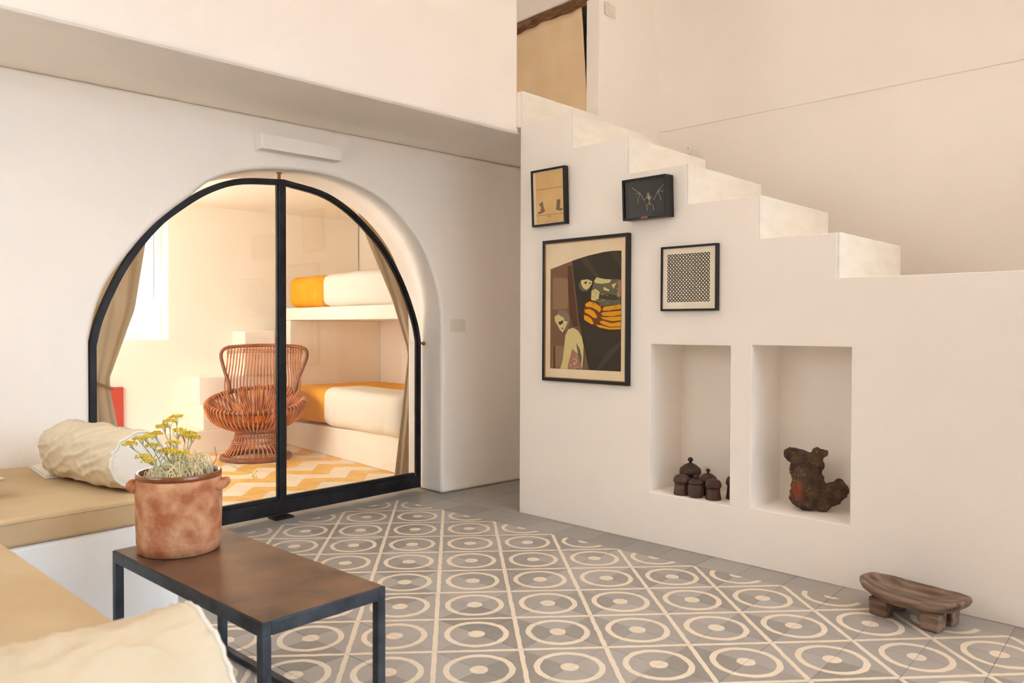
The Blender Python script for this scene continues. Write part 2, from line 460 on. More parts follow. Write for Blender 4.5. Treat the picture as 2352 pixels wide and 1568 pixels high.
def seen(x, y):
    d = Vector((x, y, 0)) - CAM
    z = d.dot(fwd)
    if z < 0.3: return None
    px = 1176 + 1788.5 * d.dot(r2) / z; py = 784 - 1788.5 * d.dot(u2) / z
    return z if (-90 < px < 2442 and 700 < py < 1660) else None
cells = []
for i in range(-1, 31):
    for j in range(-9, 19):
        cx, cy = (i + 0.5) * T, -(j + 0.5) * T
        if i < 0 and cy > 0.3: continue                      # under the arch wall
        wb_y = 0.25 - 0.0559 * (cx - 0.767)
        if cx > 0.9 and wb_y + 0.12 < cy < wb_y + 0.62: continue       # under the stairs
        if cy > 1.75 or (cx < 0.78 and cy < -1.88): continue      # walls, bench
        if cx > 0.8 and cx < 2.7 and cy < -2.55: continue            # bench
        pat = (i >= 0 and j >= 0) and not (cx < 1.0 and cy < -1.4)
        hid = (cy > 0.8 and cx > 1.0) or (i < 0 and cy < -1.9)
        z = None if hid else seen(cx, cy)
        cells.append((z if z else 99 + rng.random(), i, j, cx, cy, pat))
cells.sort()
fv, ff, fu, fm = [], [], [], []
for n, (z, i, j, cx, cy, pat) in enumerate(cells):
    me = (tm[(i + j) % 2] if pat else tp)
    dz = rng.uniform(-0.0004, 0.0004)
    if n < 300 and z < 99:
        o = link('tile', me, fl_o, (cx, cy, dz))
    else:
        k = len(fv); fv += [(v.co.x + cx, v.co.y + cy, v.co.z + dz) for v in me.vertices]
        for p in me.polygons:
            ff.append([a + k for a in p.vertices]); fm.append(0 if pat else 1)
            fu += [tuple(me.uv_layers[0].data[l].uv) for l in p.loop_indices]
if fv:
    me = bpy.data.meshes.new('tile_field'); me.from_pydata(fv, [], ff)
    me.materials.append(M['tile_pattern']); me.materials.append(M['tile_plain'])
    me.polygons.foreach_set('material_index', fm)
    ul = me.uv_layers.new(name='uv')
    for k, u_ in enumerate(fu): ul.data[k].uv = u_
    tag(link('tile_field', me, fl_o), kind='stuff')

# --- bedroom floor: half white, half yellow tiles laid as a zigzag
bf = MB().box(-3.4, -0.207, -2.3, 1.75, -0.12, -0.0025).build('floor', 'white_tile')
tag(bf, 'bedroom floor of yellow and white zigzag tiles behind the glass', 'floor', kind='structure')
zt = [tile_mesh('tile', ['yellow_tile', 'white_tile'], 0, True), tile_mesh('tile', ['white_tile', 'yellow_tile'], 0, True),
      tile_mesh('tile', ['yellow_tile', 'white_tile'], 1, True), tile_mesh('tile', ['white_tile', 'yellow_tile'], 1, True)]
for a in range(0, 14):
    for b in range(-10, 5):
        cx, cy = -0.11 - 0.2 * a - 0.2, 0.12 + 0.2 * b
        q = Vector((cx - Q_LOC[0], cy - Q_LOC[1])); yq = -math.sin(Q_RZ) * q.x + math.cos(Q_RZ) * q.y
        if yq > 0.1: continue
        q = Vector((cx - P_LOC[0], cy - P_LOC[1])); yp = -math.sin(P_RZ) * q.x + math.cos(P_RZ) * q.y
        if yp > 0.1: continue
        # b even: stripe leans towards +x with y ; b odd: towards -x
        if b % 2 == 0: me = zt[3] if a % 2 == 0 else zt[2]
        else: me = zt[0] if a % 2 == 0 else zt[1]
        link('tile', me, bf, (cx, cy, rng.uniform(-0.0003, 0.0003)))

# --- arch wall
arch = [(0.0, -0.2), (0.0, 1.05), (-0.012, 1.20), (-0.054, 1.364), (-0.139, 1.535), (-0.254, 1.673), (-0.381, 1.775), (-0.533, 1.85), (-0.679, 1.893), (-0.818, 1.913),
        (-0.952, 1.915), (-1.105, 1.903), (-1.251, 1.878), (-1.39, 1.834), (-1.485, 1.782), (-1.565, 1.708), (-1.65, 1.636), (-1.753, 1.537), (-1.85, 1.414), (-1.944, 1.275), (-1.996, 1.147), (-2.03, 1.0), (-2.03, -0.2)]
fine = [arch[0]] + [(p.x, p.y) for p in spline([(a[0], a[1], 0) for a in arch[1:-1]], 72)] + [arch[-1]]
wa = MB().box(-3.95, 1.42, 0, 0.375, 0, 2.165).build('wall_back', 'plaster', None, A_LOC, A_RZ)
carve(wa, [MB().prism(fine, 'y', -0.2, 0.7)], 0.022, 4)
tag(wa, 'beige plaster wall with the wide arched opening under the loft', 'wall', kind='structure')

# --- loft: slab whose underside overhangs the arch, and the tall plain wall above it
wu = MB().prism([(-4.0, 0.0), (0.0, 0.0), (0.0, 0.13), (-4.0, 0.13)], 'z', 2.165, 4.9).build('wall_upper', 'plaster', None, (0.747, 0.251, 0), R(84.8), bevel=0.02, seg=3, fix=True)
tag(wu, 'plain plaster loft wall overhanging the arch', 'wall', kind='structure')
sl = MB().prism([(-4.0, 0.0), (0.9, 0.0), (0.9, 1.2), (-4.0, 1.2)], 'z', 2.166, 2.36).build('ceiling', 'plaster', None, (0.7345, 0.2515, 0), R(84.8), fix=True)
tag(sl, 'plaster underside of the loft above the arch', 'ceiling', kind='structure')
ld = MB().box(-1.5, 0.0, 0.0, 0.76, 2.20, 2.40).build('landing', 'plaster', None, B_LOC, B_RZ)
tag(ld, 'stair landing at the top beside the loft curtain', 'landing', kind='structure')

# --- stair wall with its steps and two niches
prof = [(0, 0), (5.0, 0), (5.0, 1.268), (1.79, 1.268), (1.79, 1.455), (1.442, 1.455), (1.442, 1.647), (1.077, 1.647), (1.077, 1.836), (0.737, 1.836),
        (0.737, 2.02), (0.372, 2.02), (0.372, 2.21), (0, 2.21)]
wbm = MB().prism(prof, 'y', 0, 0.75).build('wall_right', 'plaster', None, B_LOC, B_RZ, fix=True)
carve(wbm, [MB().box(0.885, 1.317, -0.1, 0.29, 0.25, 0.98), MB().box(1.42, 1.855, -0.1, 0.29, 0.256, 0.985)], 0.013, 3)
tag(wbm, 'plaster stair wall with stepped top and two niches', 'wall', kind='structure')
for s_, z0, z1 in ((1.79, 1.268, 1.455), (1.442, 1.455, 1.647), (1.077, 1.647, 1.836), (0.737, 1.836, 2.02), (0.372, 2.02, 2.21), (0.0, 2.21, 2.40)):
    ri = MB().box(s_ - 0.004, s_ + 0.012, 0.002, 0.748, z0 - 0.002, z1 + 0.002).build('riser', 'stone_riser', wbm, bevel=0.003)
    ri['label'] = 'pale stone riser of the stair'

# --- stairwell wall, block with the curtained opening, vault, room ends
wc = MB().prism([(-1.2, 0), (5.25, 0), (5.25, 2.43), (-2.6, 2.43), (-2.6, 2.17), (-1.2, 2.17)], 'y', 0, 0.2).build('wall_stairwell', 'plaster', None, C_LOC, C_RZ, fix=True)
tag(wc, 'plain wall behind the stairs below the vault line', 'wall', kind='structure')
K = (0.807, 0.973)
blk = MB().prism([(K[0], K[1]), (0.849, 1.75), (-0.75, 1.85), (K[0] - 1.5 * 0.9925, K[1] + 1.5 * 0.122)], 'z', 2.166, 4.7).build('wall_closet', 'plaster', None, fix=True)
E_RZ = R(-7.0)
def e_w(x, y, z): return to_world((K[0], K[1], 0), E_RZ, x, y, z)
cut = MB()
c8 = [e_w(-1.0, -0.1, 2.40), e_w(-0.112, -0.1, 2.40), e_w(-0.112, 0.6, 2.40), e_w(-1.0, 0.6, 2.40)]
cut.add([tuple(v) for v in c8] + [(v.x, v.y, 3.215) for v in c8], [(0, 3, 2, 1), (4, 5, 6, 7), (0, 1, 5, 4), (1, 2, 6, 5), (2, 3, 7, 6), (3, 0, 4, 7)])
carve(blk, [cut], 0.012, 3)
tag(blk, 'plaster block at the stair top with a curtained opening', 'wall', kind='structure')
VR, VZ, VW = 2.55, 2.426, 5.1
vm = MB()
NV = 40
def vault(u_, v_):
    a = math.pi * v_
    return (-2.6 + 7.9 * u_, -VW / 2 + VR * math.cos(a) - 0.005 * math.cos(a), VZ + (VR - 0.005) * math.sin(a))
vm.grid(2, NV + 1, vault)
vm.grid(2, NV + 1, lambda u_, v_: (-2.6 + 7.9 * u_, -VW / 2 + (VR + 0.2) * math.cos(math.pi * v_), VZ + (VR + 0.2) * math.sin(math.pi * v_)))
vm.add([(-2.6, -0.005, VZ), (5.3, -0.005, VZ), (5.3, 0.2, VZ), (-2.6, 0.2, VZ)], [(0, 1, 2, 3)])
ce = vm.build('ceiling', 'plaster', None, C_LOC, C_RZ)
for p in ce.data.polygons: p.use_smooth = len(p.vertices) == 4 and abs(p.normal.z) < 0.999
tag(ce, 'plaster barrel vault rising above the stairwell wall', 'ceiling', kind='structure')
wl = MB().box(-2.6, 5.25, -VW - 0.2, -VW, 0, VZ + 0.3).build('wall_left', 'plaster', None, C_LOC, C_RZ)
carve(wl, [MB().box(-0.1, 1.1, -VW - 0.6, -VW + 0.3, 1.3, 2.35)])
tag(wl, 'plaster wall with a window beside the seating corner', 'wall', kind='structure')
wr = MB().box(5.1, 5.3, -VW - 0.2, 0.2, 0, 5.1).build('wall_rear', 'plaster', None, C_LOC, C_RZ)
carve(wr, [MB().box(4.9, 5.5, -4.6, -1.2, 0.04, 3.15)])
tag(wr, 'plaster end wall with the large window facing the arch', 'wall', kind='structure')

lb = MB().box(-2.65, -2.5, -VW - 0.2, 0.2, 2.17, 5.1).build('wall_loft', 'plaster', None, C_LOC, C_RZ)
carve(lb, [MB().box(-2.9, -2.3, -3.02, -2.12, 2.85, 3.55)])  # opening for the added loft window
tag(lb, 'back wall of the loft, hidden behind the overhang', 'wall', kind='structure')
lf = MB().box(-2.6, -1.0, -VW - 0.2, 0.2, 2.168, 2.395).build('floor_loft', 'plaster', None, C_LOC, C_RZ)
tag(lf, 'loft floor hidden behind the overhang', 'floor', kind='structure')

# --- bedroom shell behind the arch
bb = MB().box(-2.6, 1.6, 0.35, 0.65, 0, 2.16).build('wall_bedroom_back', 'plaster_bedroom', None, P_LOC, P_RZ)
carve(bb, [MB().box(-1.0, -0.24, 0.2, 0.9, 0.95, 1.98)], 0.01, 2)
tag(bb, 'far bedroom wall with a bright window behind the glass', 'wall', kind='structure')
br = MB().box(-0.6, 2.55, 0.93, 1.1, 0, 2.16).build('wall_bedroom_right', 'plaster_bedroom', None, Q_LOC, Q_RZ)
tag(br, 'bedroom wall behind the bunk beds', 'wall', kind='structure')
bl = MB().box(-3.4, -0.3, -2.15, -1.97, 0, 2.16).build('wall_bedroom_left', 'plaster_bedroom')
carve(bl, [MB().box(-2.3, -0.8, -2.4, -1.7, 0.75, 1.95)])  # opening for the added side window
tag(bl, 'bedroom wall with an added side window beyond the linen curtain', 'wall', kind='structure')
bc = MB().box(-3.5, -0.55, -2.3, 2.0, 2.112, 2.162).build('ceiling', 'plaster_bedroom')
tag(bc, 'bedroom ceiling behind the glass', 'ceiling', kind='structure')
bc2 = MB().box(-3.95, 1.42, 0.376, 1.0, 2.112, 2.162).build('ceiling', 'plaster_bedroom', None, A_LOC, A_RZ)
tag(bc2, 'strip of bedroom ceiling next to the arch', 'ceiling', kind='structure')

# --- windows
def window(name, loc, rz, x0, x1, z0, z1, y0, bars, label):
    w = empty(name, to_world(loc, rz, (x0 + x1) / 2, y0, z0), rz)
    hw = (x1 - x0) / 2; h = z1 - z0; t = 0.045
    fr = MB().box(-hw, hw, 0, 0.05, 0, t).box(-hw, hw, 0, 0.05, h - t, h).box(-hw, -hw + t, 0, 0.05, t, h - t).box(hw - t, hw, 0, 0.05, t, h - t)
    fr.build('window_frame', 'plaster_white', w)
    for k in range(1, bars):
        x = -hw + 2 * hw * k / bars
        MB().box(x - 0.02, x + 0.02, 0.002, 0.048, t, h - t).build('glazing_bar', 'plaster_white', w)
    for k in range(bars):
        a = -hw + 2 * hw * k / bars + 0.02; b = -hw + 2 * hw * (k + 1) / bars - 0.02
        MB().box(a, b, 0.022, 0.026, t, h - t).build('pane', 'glass', w)
    tag(w, label, 'window', kind='structure')
window('window_1', P_LOC, P_RZ, -1.0, -0.24, 0.95, 1.98, 0.55, 1, 'bright white window in the far bedroom wall')
window('window_2', C_LOC, C_RZ, -0.1, 1.1, 1.3, 2.35, -VW - 0.12, 2, 'window over the seating corner, outside the picture')
window('window_3', (C_LOC[0], C_LOC[1], 0), C_RZ + R(90), -4.6, -1.2, 0.04, 3.15, -5.22, 4, 'large window in the end wall, outside the picture')
window('fill_window_bedroom', (0, 0, 0), 0.0, -2.3, -0.8, 0.75, 1.95, -2.1, 2, 'unseen side window added for bedroom fill light, hidden by the arch wall')  # added around the bedroom fill lamp


window('fill_window_loft', (C_LOC[0], C_LOC[1], 0), C_RZ + R(90), -3.02, -2.12, 2.85, 3.55, 2.57, 1, 'unseen window added for loft fill light, behind the overhang')  # added around the loft fill lamp

# --- glazed pivot door in the arch
D_LOC, D_RZ = (-0.15, -0.71, 0), R(88.5)
door = empty('door_1', D_LOC, D_RZ)
tag(door, 'black steel arched glass pivot door in the plaster arch', 'door', kind='structure')
half = [(1.0, 0.02), (1.0, 0.97), (0.97, 1.095), (0.897, 1.27), (0.811, 1.42), (0.704, 1.558), (0.6, 1.653), (0.444, 1.764), (0.261, 1.84), (0.0, 1.873)]
def outline(inset, z0):
    pts = [Vector((a, b, 0)) for a, b in half[1:]]
    sm = [Vector((1.0, z0 + 0.0, 0))] + list(spline(pts, 36))
    out = []
    n = len(sm)
    for i, p in enumerate(sm):
        a = sm[max(i - 1, 0)]; b = sm[min(i + 1, n - 1)]
        d = (b - a).normalized(); nn = Vector((d.y, -d.x, 0))
        q = p - nn * inset
        out.append((q.x, max(q.y, z0)))
    out[-1] = (0.0, 1.873 - inset)
    return out
def ring_band(mb, o_, i_, y0, y1):
    n = len(o_)
    V = [(p[0], y0, p[1]) for p in o_] + [(p[0], y0, p[1]) for p in i_] + [(p[0], y1, p[1]) for p in o_] + [(p[0], y1, p[1]) for p in i_]
    F = []
    for k in range(n - 1):
        F += [(k, k + 1, n + k + 1, n + k), (2 * n + k + 1, 2 * n + k, 3 * n + k, 3 * n + k + 1), (k + 1, k, 2 * n + k, 2 * n + k + 1), (n + k, n + k + 1, 3 * n + k + 1, 3 * n + k)]
    F += [(0, n, 3 * n, 2 * n), (n - 1, 2 * n - 1, 4 * n - 1, 3 * n - 1)]
    mb.add(V, F)
def both(o_): return o_ + [(-p[0], p[1]) for p in o_[::-1][1:]]
ob, ib, jb = both(outline(0.0, 0.02)), both(outline(0.023, 0.02)), both(outline(0.031, 0.02))
m_ = MB(); ring_band(m_, ob, ib, -0.017, 0.017)
m_.build('stile_frame', 'steel', door, fix=True)
m_ = MB(); ring_band(m_, ib, jb, -0.010, 0.010)
m_.build('glazing_bead', 'steel', door, fix=True)
MB().box(-0.997, 0.997, -0.02, 0.02, 0.021, 0.098).build('bottom_rail', 'steel', door, bevel=0.003)
MB().box(-0.95, 0.95, -0.012, 0.012, 0.099, 0.118).build('glazing_bead', 'steel', door)
MB().box(-0.030, 0.014, -0.02, 0.02, 0.099, 1.851).build('mullion', 'steel', door, bevel=0.004)
MB().box(0.0145, 0.019, -0.010, 0.010, 0.119, 1.845).box(-0.035, -0.0305, -0.010, 0.010, 0.119, 1.845).build('glazing_bead', 'steel', door)
pane = [p for p in outline(0.027, 0.11) if p[0] > 0.03]
right = [(0.018, 0.112)] + [(pane[0][0], 0.112)] + pane[1:] + [(0.018, 1.845)]
MB().prism(right, 'y', -0.003, 0.003).build('pane', 'glass', door, fix=True)
left = [(-p[0] if p[0] > 0.02 else -0.034, p[1]) for p in right]
MB().prism(left, 'y', -0.003, 0.003).build('pane', 'glass', door, fix=True)
MB().tube([(-0.017, 0, 1.87), (-0.017, 0, 1.905)], 0.009, 10).lathe([(0.014, 1.903), (0.014, 1.909)], 12, cx=-0.017).build('pivot_pin', 'brass', door)
MB().box(-0.075, 0.035, -0.06, 0.03, 0.0, 0.014).tube([(-0.017, -0.03, 0.012), (-0.017, -0.03, 0.03)], 0.006, 8).build('floor_pivot', 'steel', door, bevel=0.003)
MB().tube([(0.985, -0.02, 0.955), (0.985, -0.05, 0.955)], [0.006, 0.006], 8).ball((0.985, -0.058, 0.955), 0.013, seg=12, rings=8).build('knob', 'brass', door, smooth=True)

# ------------------------------------------------------------------ seating corner
b1 = MB().prism([(0.859, -1.793), (-0.132, -1.79), (-0.295, -3.355), (0.859, -3.405)], 'z', 0, 0.36).build('masonry_bench', 'plaster_white', None, bevel=0.012, seg=3, fix=True)
tag(b1, 'white masonry bench built against the arch wall', 'bench', 'built in benches')
b2 = MB().prism([(0.862, -2.445), (2.75, -2.53), (2.75, -3.42), (0.862, -3.42)], 'z', 0, 0.36).build('masonry_bench', 'plaster_white', None, bevel=0.012, seg=3, fix=True)
tag(b2, 'white masonry bench in the foreground under the near cushion', 'bench', 'built in benches')

def cushion(name, pts, z0, z1, label):
    o = MB().prism(pts, 'z', z0, z1).build(name, 'canvas', None, fix=True)
    bm = bmesh.new(); bm.from_mesh(o.data)
    bmesh.ops.bevel(bm, geom=list(bm.edges), offset=0.014, segments=3, affect='EDGES', profile=0.5)
    bm.to_mesh(o.data); bm.free()
    for p in o.data.polygons: p.use_smooth = True
    md = o.modifiers.new('wn', 'WEIGHTED_NORMAL'); md.keep_sharp = False
    n = len(pts)
    c = Vector((sum(p[0] for p in pts) / n, sum(p[1] for p in pts) / n))
    path = [(c.x + (p[0] - c.x) * 1.0, c.y + (p[1] - c.y) * 1.0, z1 - 0.015) for p in pts]
    dense = []
    for i in range(n):
        a, b = Vector(path[i]), Vector(path[(i + 1) % n])
        for k in range(24): dense.append(a.lerp(b, k / 24))
    MB().tube(dense, 0.0022, 6, closed=True).build('seam_piping', 'canvas', o, smooth=True)
    tag(o, label, 'cushion', 'canvas seat cushions')
    return o
cushion('seat_cushion', [(0.866, -1.80), (-0.118, -1.80), (-0.28, -3.35), (0.866, -3.40)], 0.361, 0.456, 'tan canvas seat cushion on the bench against the arch wall')
cushion('seat_cushion', [(0.88, -2.425), (2.76, -2.508), (2.76, -3.40), (0.88, -3.40)], 0.361, 0.456, 'tan canvas seat cushion in the foreground lower left corner')

def bolster(loc, rz, length, rad, seed, label, flat=1.0):
    """axis along local x, the sewn disc at x = length"""
    root = empty('bolster', loc, rz)
    nu, nv = 110, 110
    def surf(u_, v_, grow=0.0):
        a = 2 * math.pi * u_
        x = length * v_
        e = min(v_ / 0.16, 1.0); r_ = rad * (0.34 + 0.66 * math.sqrt(max(1 - (1 - e) ** 2, 0)))
        e2 = min((1 - v_) / 0.05, 1.0); r_ *= 0.955 + 0.045 * math.sqrt(e2)
        sag = 1 + 0.05 * math.sin(v_ * 3.1)
        p = Vector((x * 9, math.cos(a) * 1.6, math.sin(a) * 1.6 + seed))
        ridge = 1 - abs(noise.noise(Vector((x * 9 + 1.6 * math.sin(a + seed), math.cos(a) * 1.5, math.sin(a) * 1.5 + seed)))) * 2.2
        ridge2 = 1 - abs(noise.noise(Vector((x * 17 + 2.5 * math.cos(a * 1.0 + seed), math.cos(a) * 2.6 + 7, math.sin(a) * 2.6 + seed)))) * 2.2
        w = noise.noise(p * 0.7) * 0.07 + 0.075 * max(ridge, 0) ** 2 + 0.042 * max(ridge2, 0) ** 2 - 0.03
        pucker = 0.012 * math.sin(a * 26) * max(0, (v_ - 0.86) / 0.14) + 0.03 * math.sin(a * 9 + seed) * max(0, (0.14 - v_) / 0.14)
        r_ *= sag * (1 + w + pucker)
        y = r_ * math.cos(a); z = r_ * math.sin(a)
        if z < -rad * 0.9: z = -rad * 0.9 + (z + rad * 0.9) * 0.1
        return (x, y, z * flat + rad * 0.92 * flat)
    m_ = MB(); m_.grid(nu, nv, surf, closed_u=True)
    c0 = [surf(i / nu, 0) for i in range(nu)]
    m_.add(c0, [list(range(nu))])
    m_.build('cover', 'cotton', root, smooth=True)
    end = [Vector(surf(i / nu, 1.0)) for i in range(nu)]
    cc = sum(end, Vector()) / nu
    d_ = MB()
    def cap(u_, v_):
        p = Vector(surf(u_ % 1.0, 1.0)); q = cc.lerp(p, 1 - v_ * 0.999)
        return (q.x + 0.016 * math.sqrt(max(1 - (1 - v_) ** 2, 0)), q.y, q.z)
    d_.grid(nu, 9, cap, closed_u=True)
    d_.build('end_disc', 'cotton_end', root, smooth=True)
    MB().tube([(p.x + 0.002, cc.y + (p.y - cc.y) * 1.0, cc.z + (p.z - cc.z) * 1.0) for p in end], 0.0045, 8, closed=True).build('piping', 'cotton_end', root, smooth=True)
    tag(root, label, 'pillow', 'cream bolsters')
    return root
bolster((0.165, -1.955, 0.4695), R(6), 0.60, 0.108, 3.1, 'cream cotton bolster with a round end, behind the terracotta crock')
bolster((2.62, -3.22, 0.461), R(95), 0.61, 0.104, 8.4, 'cream cotton bolster in the foreground bottom left corner')

# corner of another pillow at the left edge and the folded white cloth by the wall
def pillow(loc, rz, w, d, h, seed, label):
    def f(u_, v_, sgn):
        x, y = (u_ * 2 - 1), (v_ * 2 - 1)
        e = max(0, (1 - abs(x) ** 3) * (1 - abs(y) ** 3)) ** 0.6
        k = 1 - 0.06 * (1 - abs(x)) - 0.06 * (1 - abs(y))
        return (x * w / 2 * (1 - 0.05 * (1 - y * y)), y * d / 2 * (1 - 0.05 * (1 - x * x)), h / 2 + sgn * (h / 2) * e * (1 + 0.1 * noise.noise(Vector((x * 2, y * 2, seed)))))
    o = MB().grid(24, 24, lambda a, b: f(a, b, 1)).grid(24, 24, lambda a, b: f(a, b, -1)).build('pillow', 'cotton', None, loc, rz, smooth=True, fix=True)
    tag(o, label, 'pillow')
    return o
pl = pillow((0.305, -2.52, 0.464), R(4), 0.52, 0.50, 0.13, 2.0, 'cream pillow whose corner shows at the left edge of the picture')
cl = MB().prism([(-0.075, -1.99), (0.25, -2.035), (0.285, -1.83), (-0.06, -1.815)], 'z', 0.0, 0.006).prism([(-0.07, -1.985), (0.235, -2.025), (0.27, -1.84), (-0.055, -1.82)], 'z', 0.0065, 0.012).build('folded_cloth', 'cotton_end', None, (0, 0, 0.4565), 0, bevel=0.002, fix=True)
tag(cl, 'flat folded white cloth on the tan cushion beside the wall', 'cloth')

# ------------------------------------------------------------------ coffee table
tb = empty('coffee_table', (1.68, -2.025, 0), R(-1.4))
tag(tb, 'low dark steel table with a brown patinated top', 'table')
LX, LY, TT = 0.42, 0.174, 0.024
MB().box(-LX + 0.004, LX - 0.004, -LY + 0.004, LY - 0.004, 0.392, 0.401).build('table_top', 'table_top', tb, bevel=0.001)
rail = MB().box(-LX, LX, -LY, -LY + TT, 0.366, 0.399).box(-LX, LX, LY - TT, LY, 0.366, 0.399).box(-LX, -LX + TT, -LY + TT, LY - TT, 0.366, 0.399).box(LX - TT, LX, -LY + TT, LY - TT, 0.366, 0.399)
rail.build('apron', 'table_steel', tb, bevel=0.002)
for sx in (-1, 1):
    for sy in (-1, 1):
        x = sx * (LX - TT / 2); y = sy * (LY - TT / 2)
        MB().box(x - TT / 2, x + TT / 2, y - TT / 2, y + TT / 2, 0.0, 0.366).build('leg', 'table_steel', tb, bevel=0.002)
for sy in (-1, 1):
    y = sy * (LY - TT / 2)
    MB().box(-LX + TT, LX - TT, y - TT / 2, y + TT / 2, 0.001, 0.02).build('floor_rail', 'table_steel', tb, bevel=0.002)
for sx in (-1, 1):
    x = sx * (LX - TT / 2)
    MB().box(x - TT / 2, x + TT / 2, -LY + TT, LY - TT, 0.001, 0.02).build('floor_rail', 'table_steel', tb, bevel=0.002)

# ------------------------------------------------------------------ crock and dried flowers (x to the right as seen, y away)
PZ = R(64)
cr_loc = (1.392, -2.052, 0.4012)
ck = empty('terracotta_crock', cr_loc, R(52))
tag(ck, 'round terracotta crock with two lugs and brown glazed rim', 'pot')
HB = 0.233
body = [(0.0, 0.0), (0.108, 0.0), (0.114, 0.004), (0.1165, 0.03), (0.119, 0.10), (0.1205, 0.17), (0.119, 0.205), (0.1165, 0.217)]
m_ = MB().lathe(body, 56)
for i, v in enumerate(m_.v):
    d = 1 + 0.012 * noise.noise(Vector((v[0] * 14, v[1] * 14, v[2] * 9)))
    m_.v[i] = (v[0] * d, v[1] * d, v[2])
m_.build('crock_body', 'terracotta', ck, smooth=True)
MB().lathe([(0.1165, 0.216), (0.119, 0.222), (0.1185, 0.231), (0.114, HB), (0.108, 0.231), (0.106, 0.22), (0.104, 0.12), (0.0, 0.11)], 56).build('glazed_rim', 'glaze', ck, smooth=True)
for s_ in (-1, 1):
    pth = spline([(s_ * 0.106, -0.034, 0.186), (s_ * 0.126, -0.026, 0.193), (s_ * 0.1315, 0.0, 0.197), (s_ * 0.126, 0.026, 0.193), (s_ * 0.106, 0.034, 0.186)], 14)
    MB().tube(pth, [0.0135] * 14, 10).build('lug_handle', 'terracotta', ck, smooth=True)
MB().lathe([(0.103, 0.112), (0.103, 0.178), (0.07, 0.192), (0.0, 0.198)], 40).build('soil', 'soil', ck, smooth=True)

pt = empty('dried_flowers', (cr_loc[0], cr_loc[1], 0.4012 + 0.19), PZ)
tag(pt, 'dried yellow flowers and straw standing in the terracotta crock', 'dried flowers')
heads = [(-0.156, 0.088, 0), (-0.128, 0.100, .02), (-0.111, 0.108, -.03), (-0.085, 0.111, .03), (-0.090, 0.080, 0), (-0.117, 0.055, -.05), (-0.098, 0.047, -.07), (-0.060, 0.132, .02),
         (-0.040, 0.149, 0), (-0.020, 0.158, .03), (-0.012, 0.122, -.02), (0.006, 0.104, 0), (-0.030, 0.090, -.04), (0.018, 0.107, .03), (-0.033, 0.068, -.06), (-0.004, 0.062, -.06), (0.030, 0.092, .04), (-0.055, 0.060, .02)]
for k, (hx, hz, hy) in enumerate(heads):
    hz += 0.045; hx = hx * 0.92 + 0.012
    bx_, by_ = hx * 0.25 + rng.uniform(-0.02, 0.02), hy * 0.5
    top = Vector((hx, hy, hz))
    path = spline([(bx_, by_, -0.005), (bx_ + (hx - bx_) * 0.35, by_ + (hy - by_) * 0.4, hz * 0.5), (hx, hy, hz - 0.012)], 10)
    st = MB().tube(path, [0.0014] * 10, 5)
    for q in range(5):
        a = rng.uniform(0, 6.28); e = top + Vector((math.cos(a) * 0.010, math.sin(a) * 0.010, -0.001))
        st.tube([path[-2], e], 0.0008, 4)
    for q in range(4):                      # thin grey leaves along the stalk
        b = path[3 + q]; a = rng.uniform(0, 6.28)
        st.tube([b, b + Vector((math.cos(a) * 0.008, math.sin(a) * 0.008, 0.012)), b + Vector((math.cos(a) * 0.014, math.sin(a) * 0.014, 0.018))], [0.0011, 0.0010, 0.0004], 4)
    so = st.build('stalk', 'stalk', pt, smooth=True)
    hd = MB()
    for q in range(46):
        a = rng.uniform(0, 6.28); r_ = 0.021 * math.sqrt(rng.random())
        hd.ball((hx + r_ * math.cos(a), hy + r_ * math.sin(a), hz - 10 * r_ * r_ + rng.uniform(-0.003, 0.004)), 0.0028, seg=5, rings=4)
    hd.build('flower_head', 'blossom', so, smooth=True)
# one stalk drooping out to the right
pd = spline([(0.06, 0.0, 0.02), (0.115, -0.005, 0.058), (0.16, -0.01, 0.042), (0.205, -0.015, 0.022)], 16)
dr = MB().tube(pd, 0.0009, 5).build('stalk', 'stalk', pt, smooth=True)
hd = MB()
for q in range(16): hd.ball((0.212 + rng.uniform(-0.008, 0.008), -0.015 + rng.uniform(-0.006, 0.006), 0.018 + rng.uniform(-0.014, 0.012)), 0.0024, seg=5, rings=4)
hd.build('flower_head', 'blossom', dr, smooth=True)
ts = MB().tube(spline([(0.07, 0, 0.02), (0.102, 0, 0.07), (0.098, 0, 0.108)], 10), 0.0009, 5).build('stalk', 'cane_dark', pt, smooth=True)
sw = MB()
for k in range(430):
    a = rng.uniform(0, 6.28); r_ = 0.085 * math.sqrt(rng.random())
    x, y = r_ * math.cos(a), r_ * math.sin(a)
    b = rng.uniform(0, 6.28); l = rng.uniform(0.03, 0.085)
    heap = 0.030 * math.exp(-((x - 0.035) / 0.05) ** 2)
    p0 = Vector((x, y, rng.uniform(-0.004, 0.012 + heap * 0.5)))
    h = rng.uniform(0.018, 0.040) + heap * rng.uniform(0.4, 1.0)
    p3 = p0 + Vector((math.cos(b), math.sin(b), 0)) * l + Vector((0, 0, h * rng.uniform(-0.1, 0.7)))
    rr = math.hypot(p3.x, p3.y)
    if rr > 0.099: p3.x *= 0.099 / rr; p3.y *= 0.099 / rr
    if p3.z < 0.004: p3.z = 0.004
    p1 = p0.lerp(p3, 0.3) + Vector((rng.uniform(-.006, .006), rng.uniform(-.006, .006), h * 0.8)); p2 = p0.lerp(p3, 0.7) + Vector((0, 0, h * 0.85))
    sw.tube(spline([p0, p1, p2, p3], 7), [0.0017, 0.0017, 0.0016, 0.0015, 0.0013, 0.001, 0.0006], 4, mi=0 if rng.random() < 0.9 else 1)
so = sw.build('straw', ['straw', 'stalk'], pt, smooth=True)
tag(so, kind='stuff')

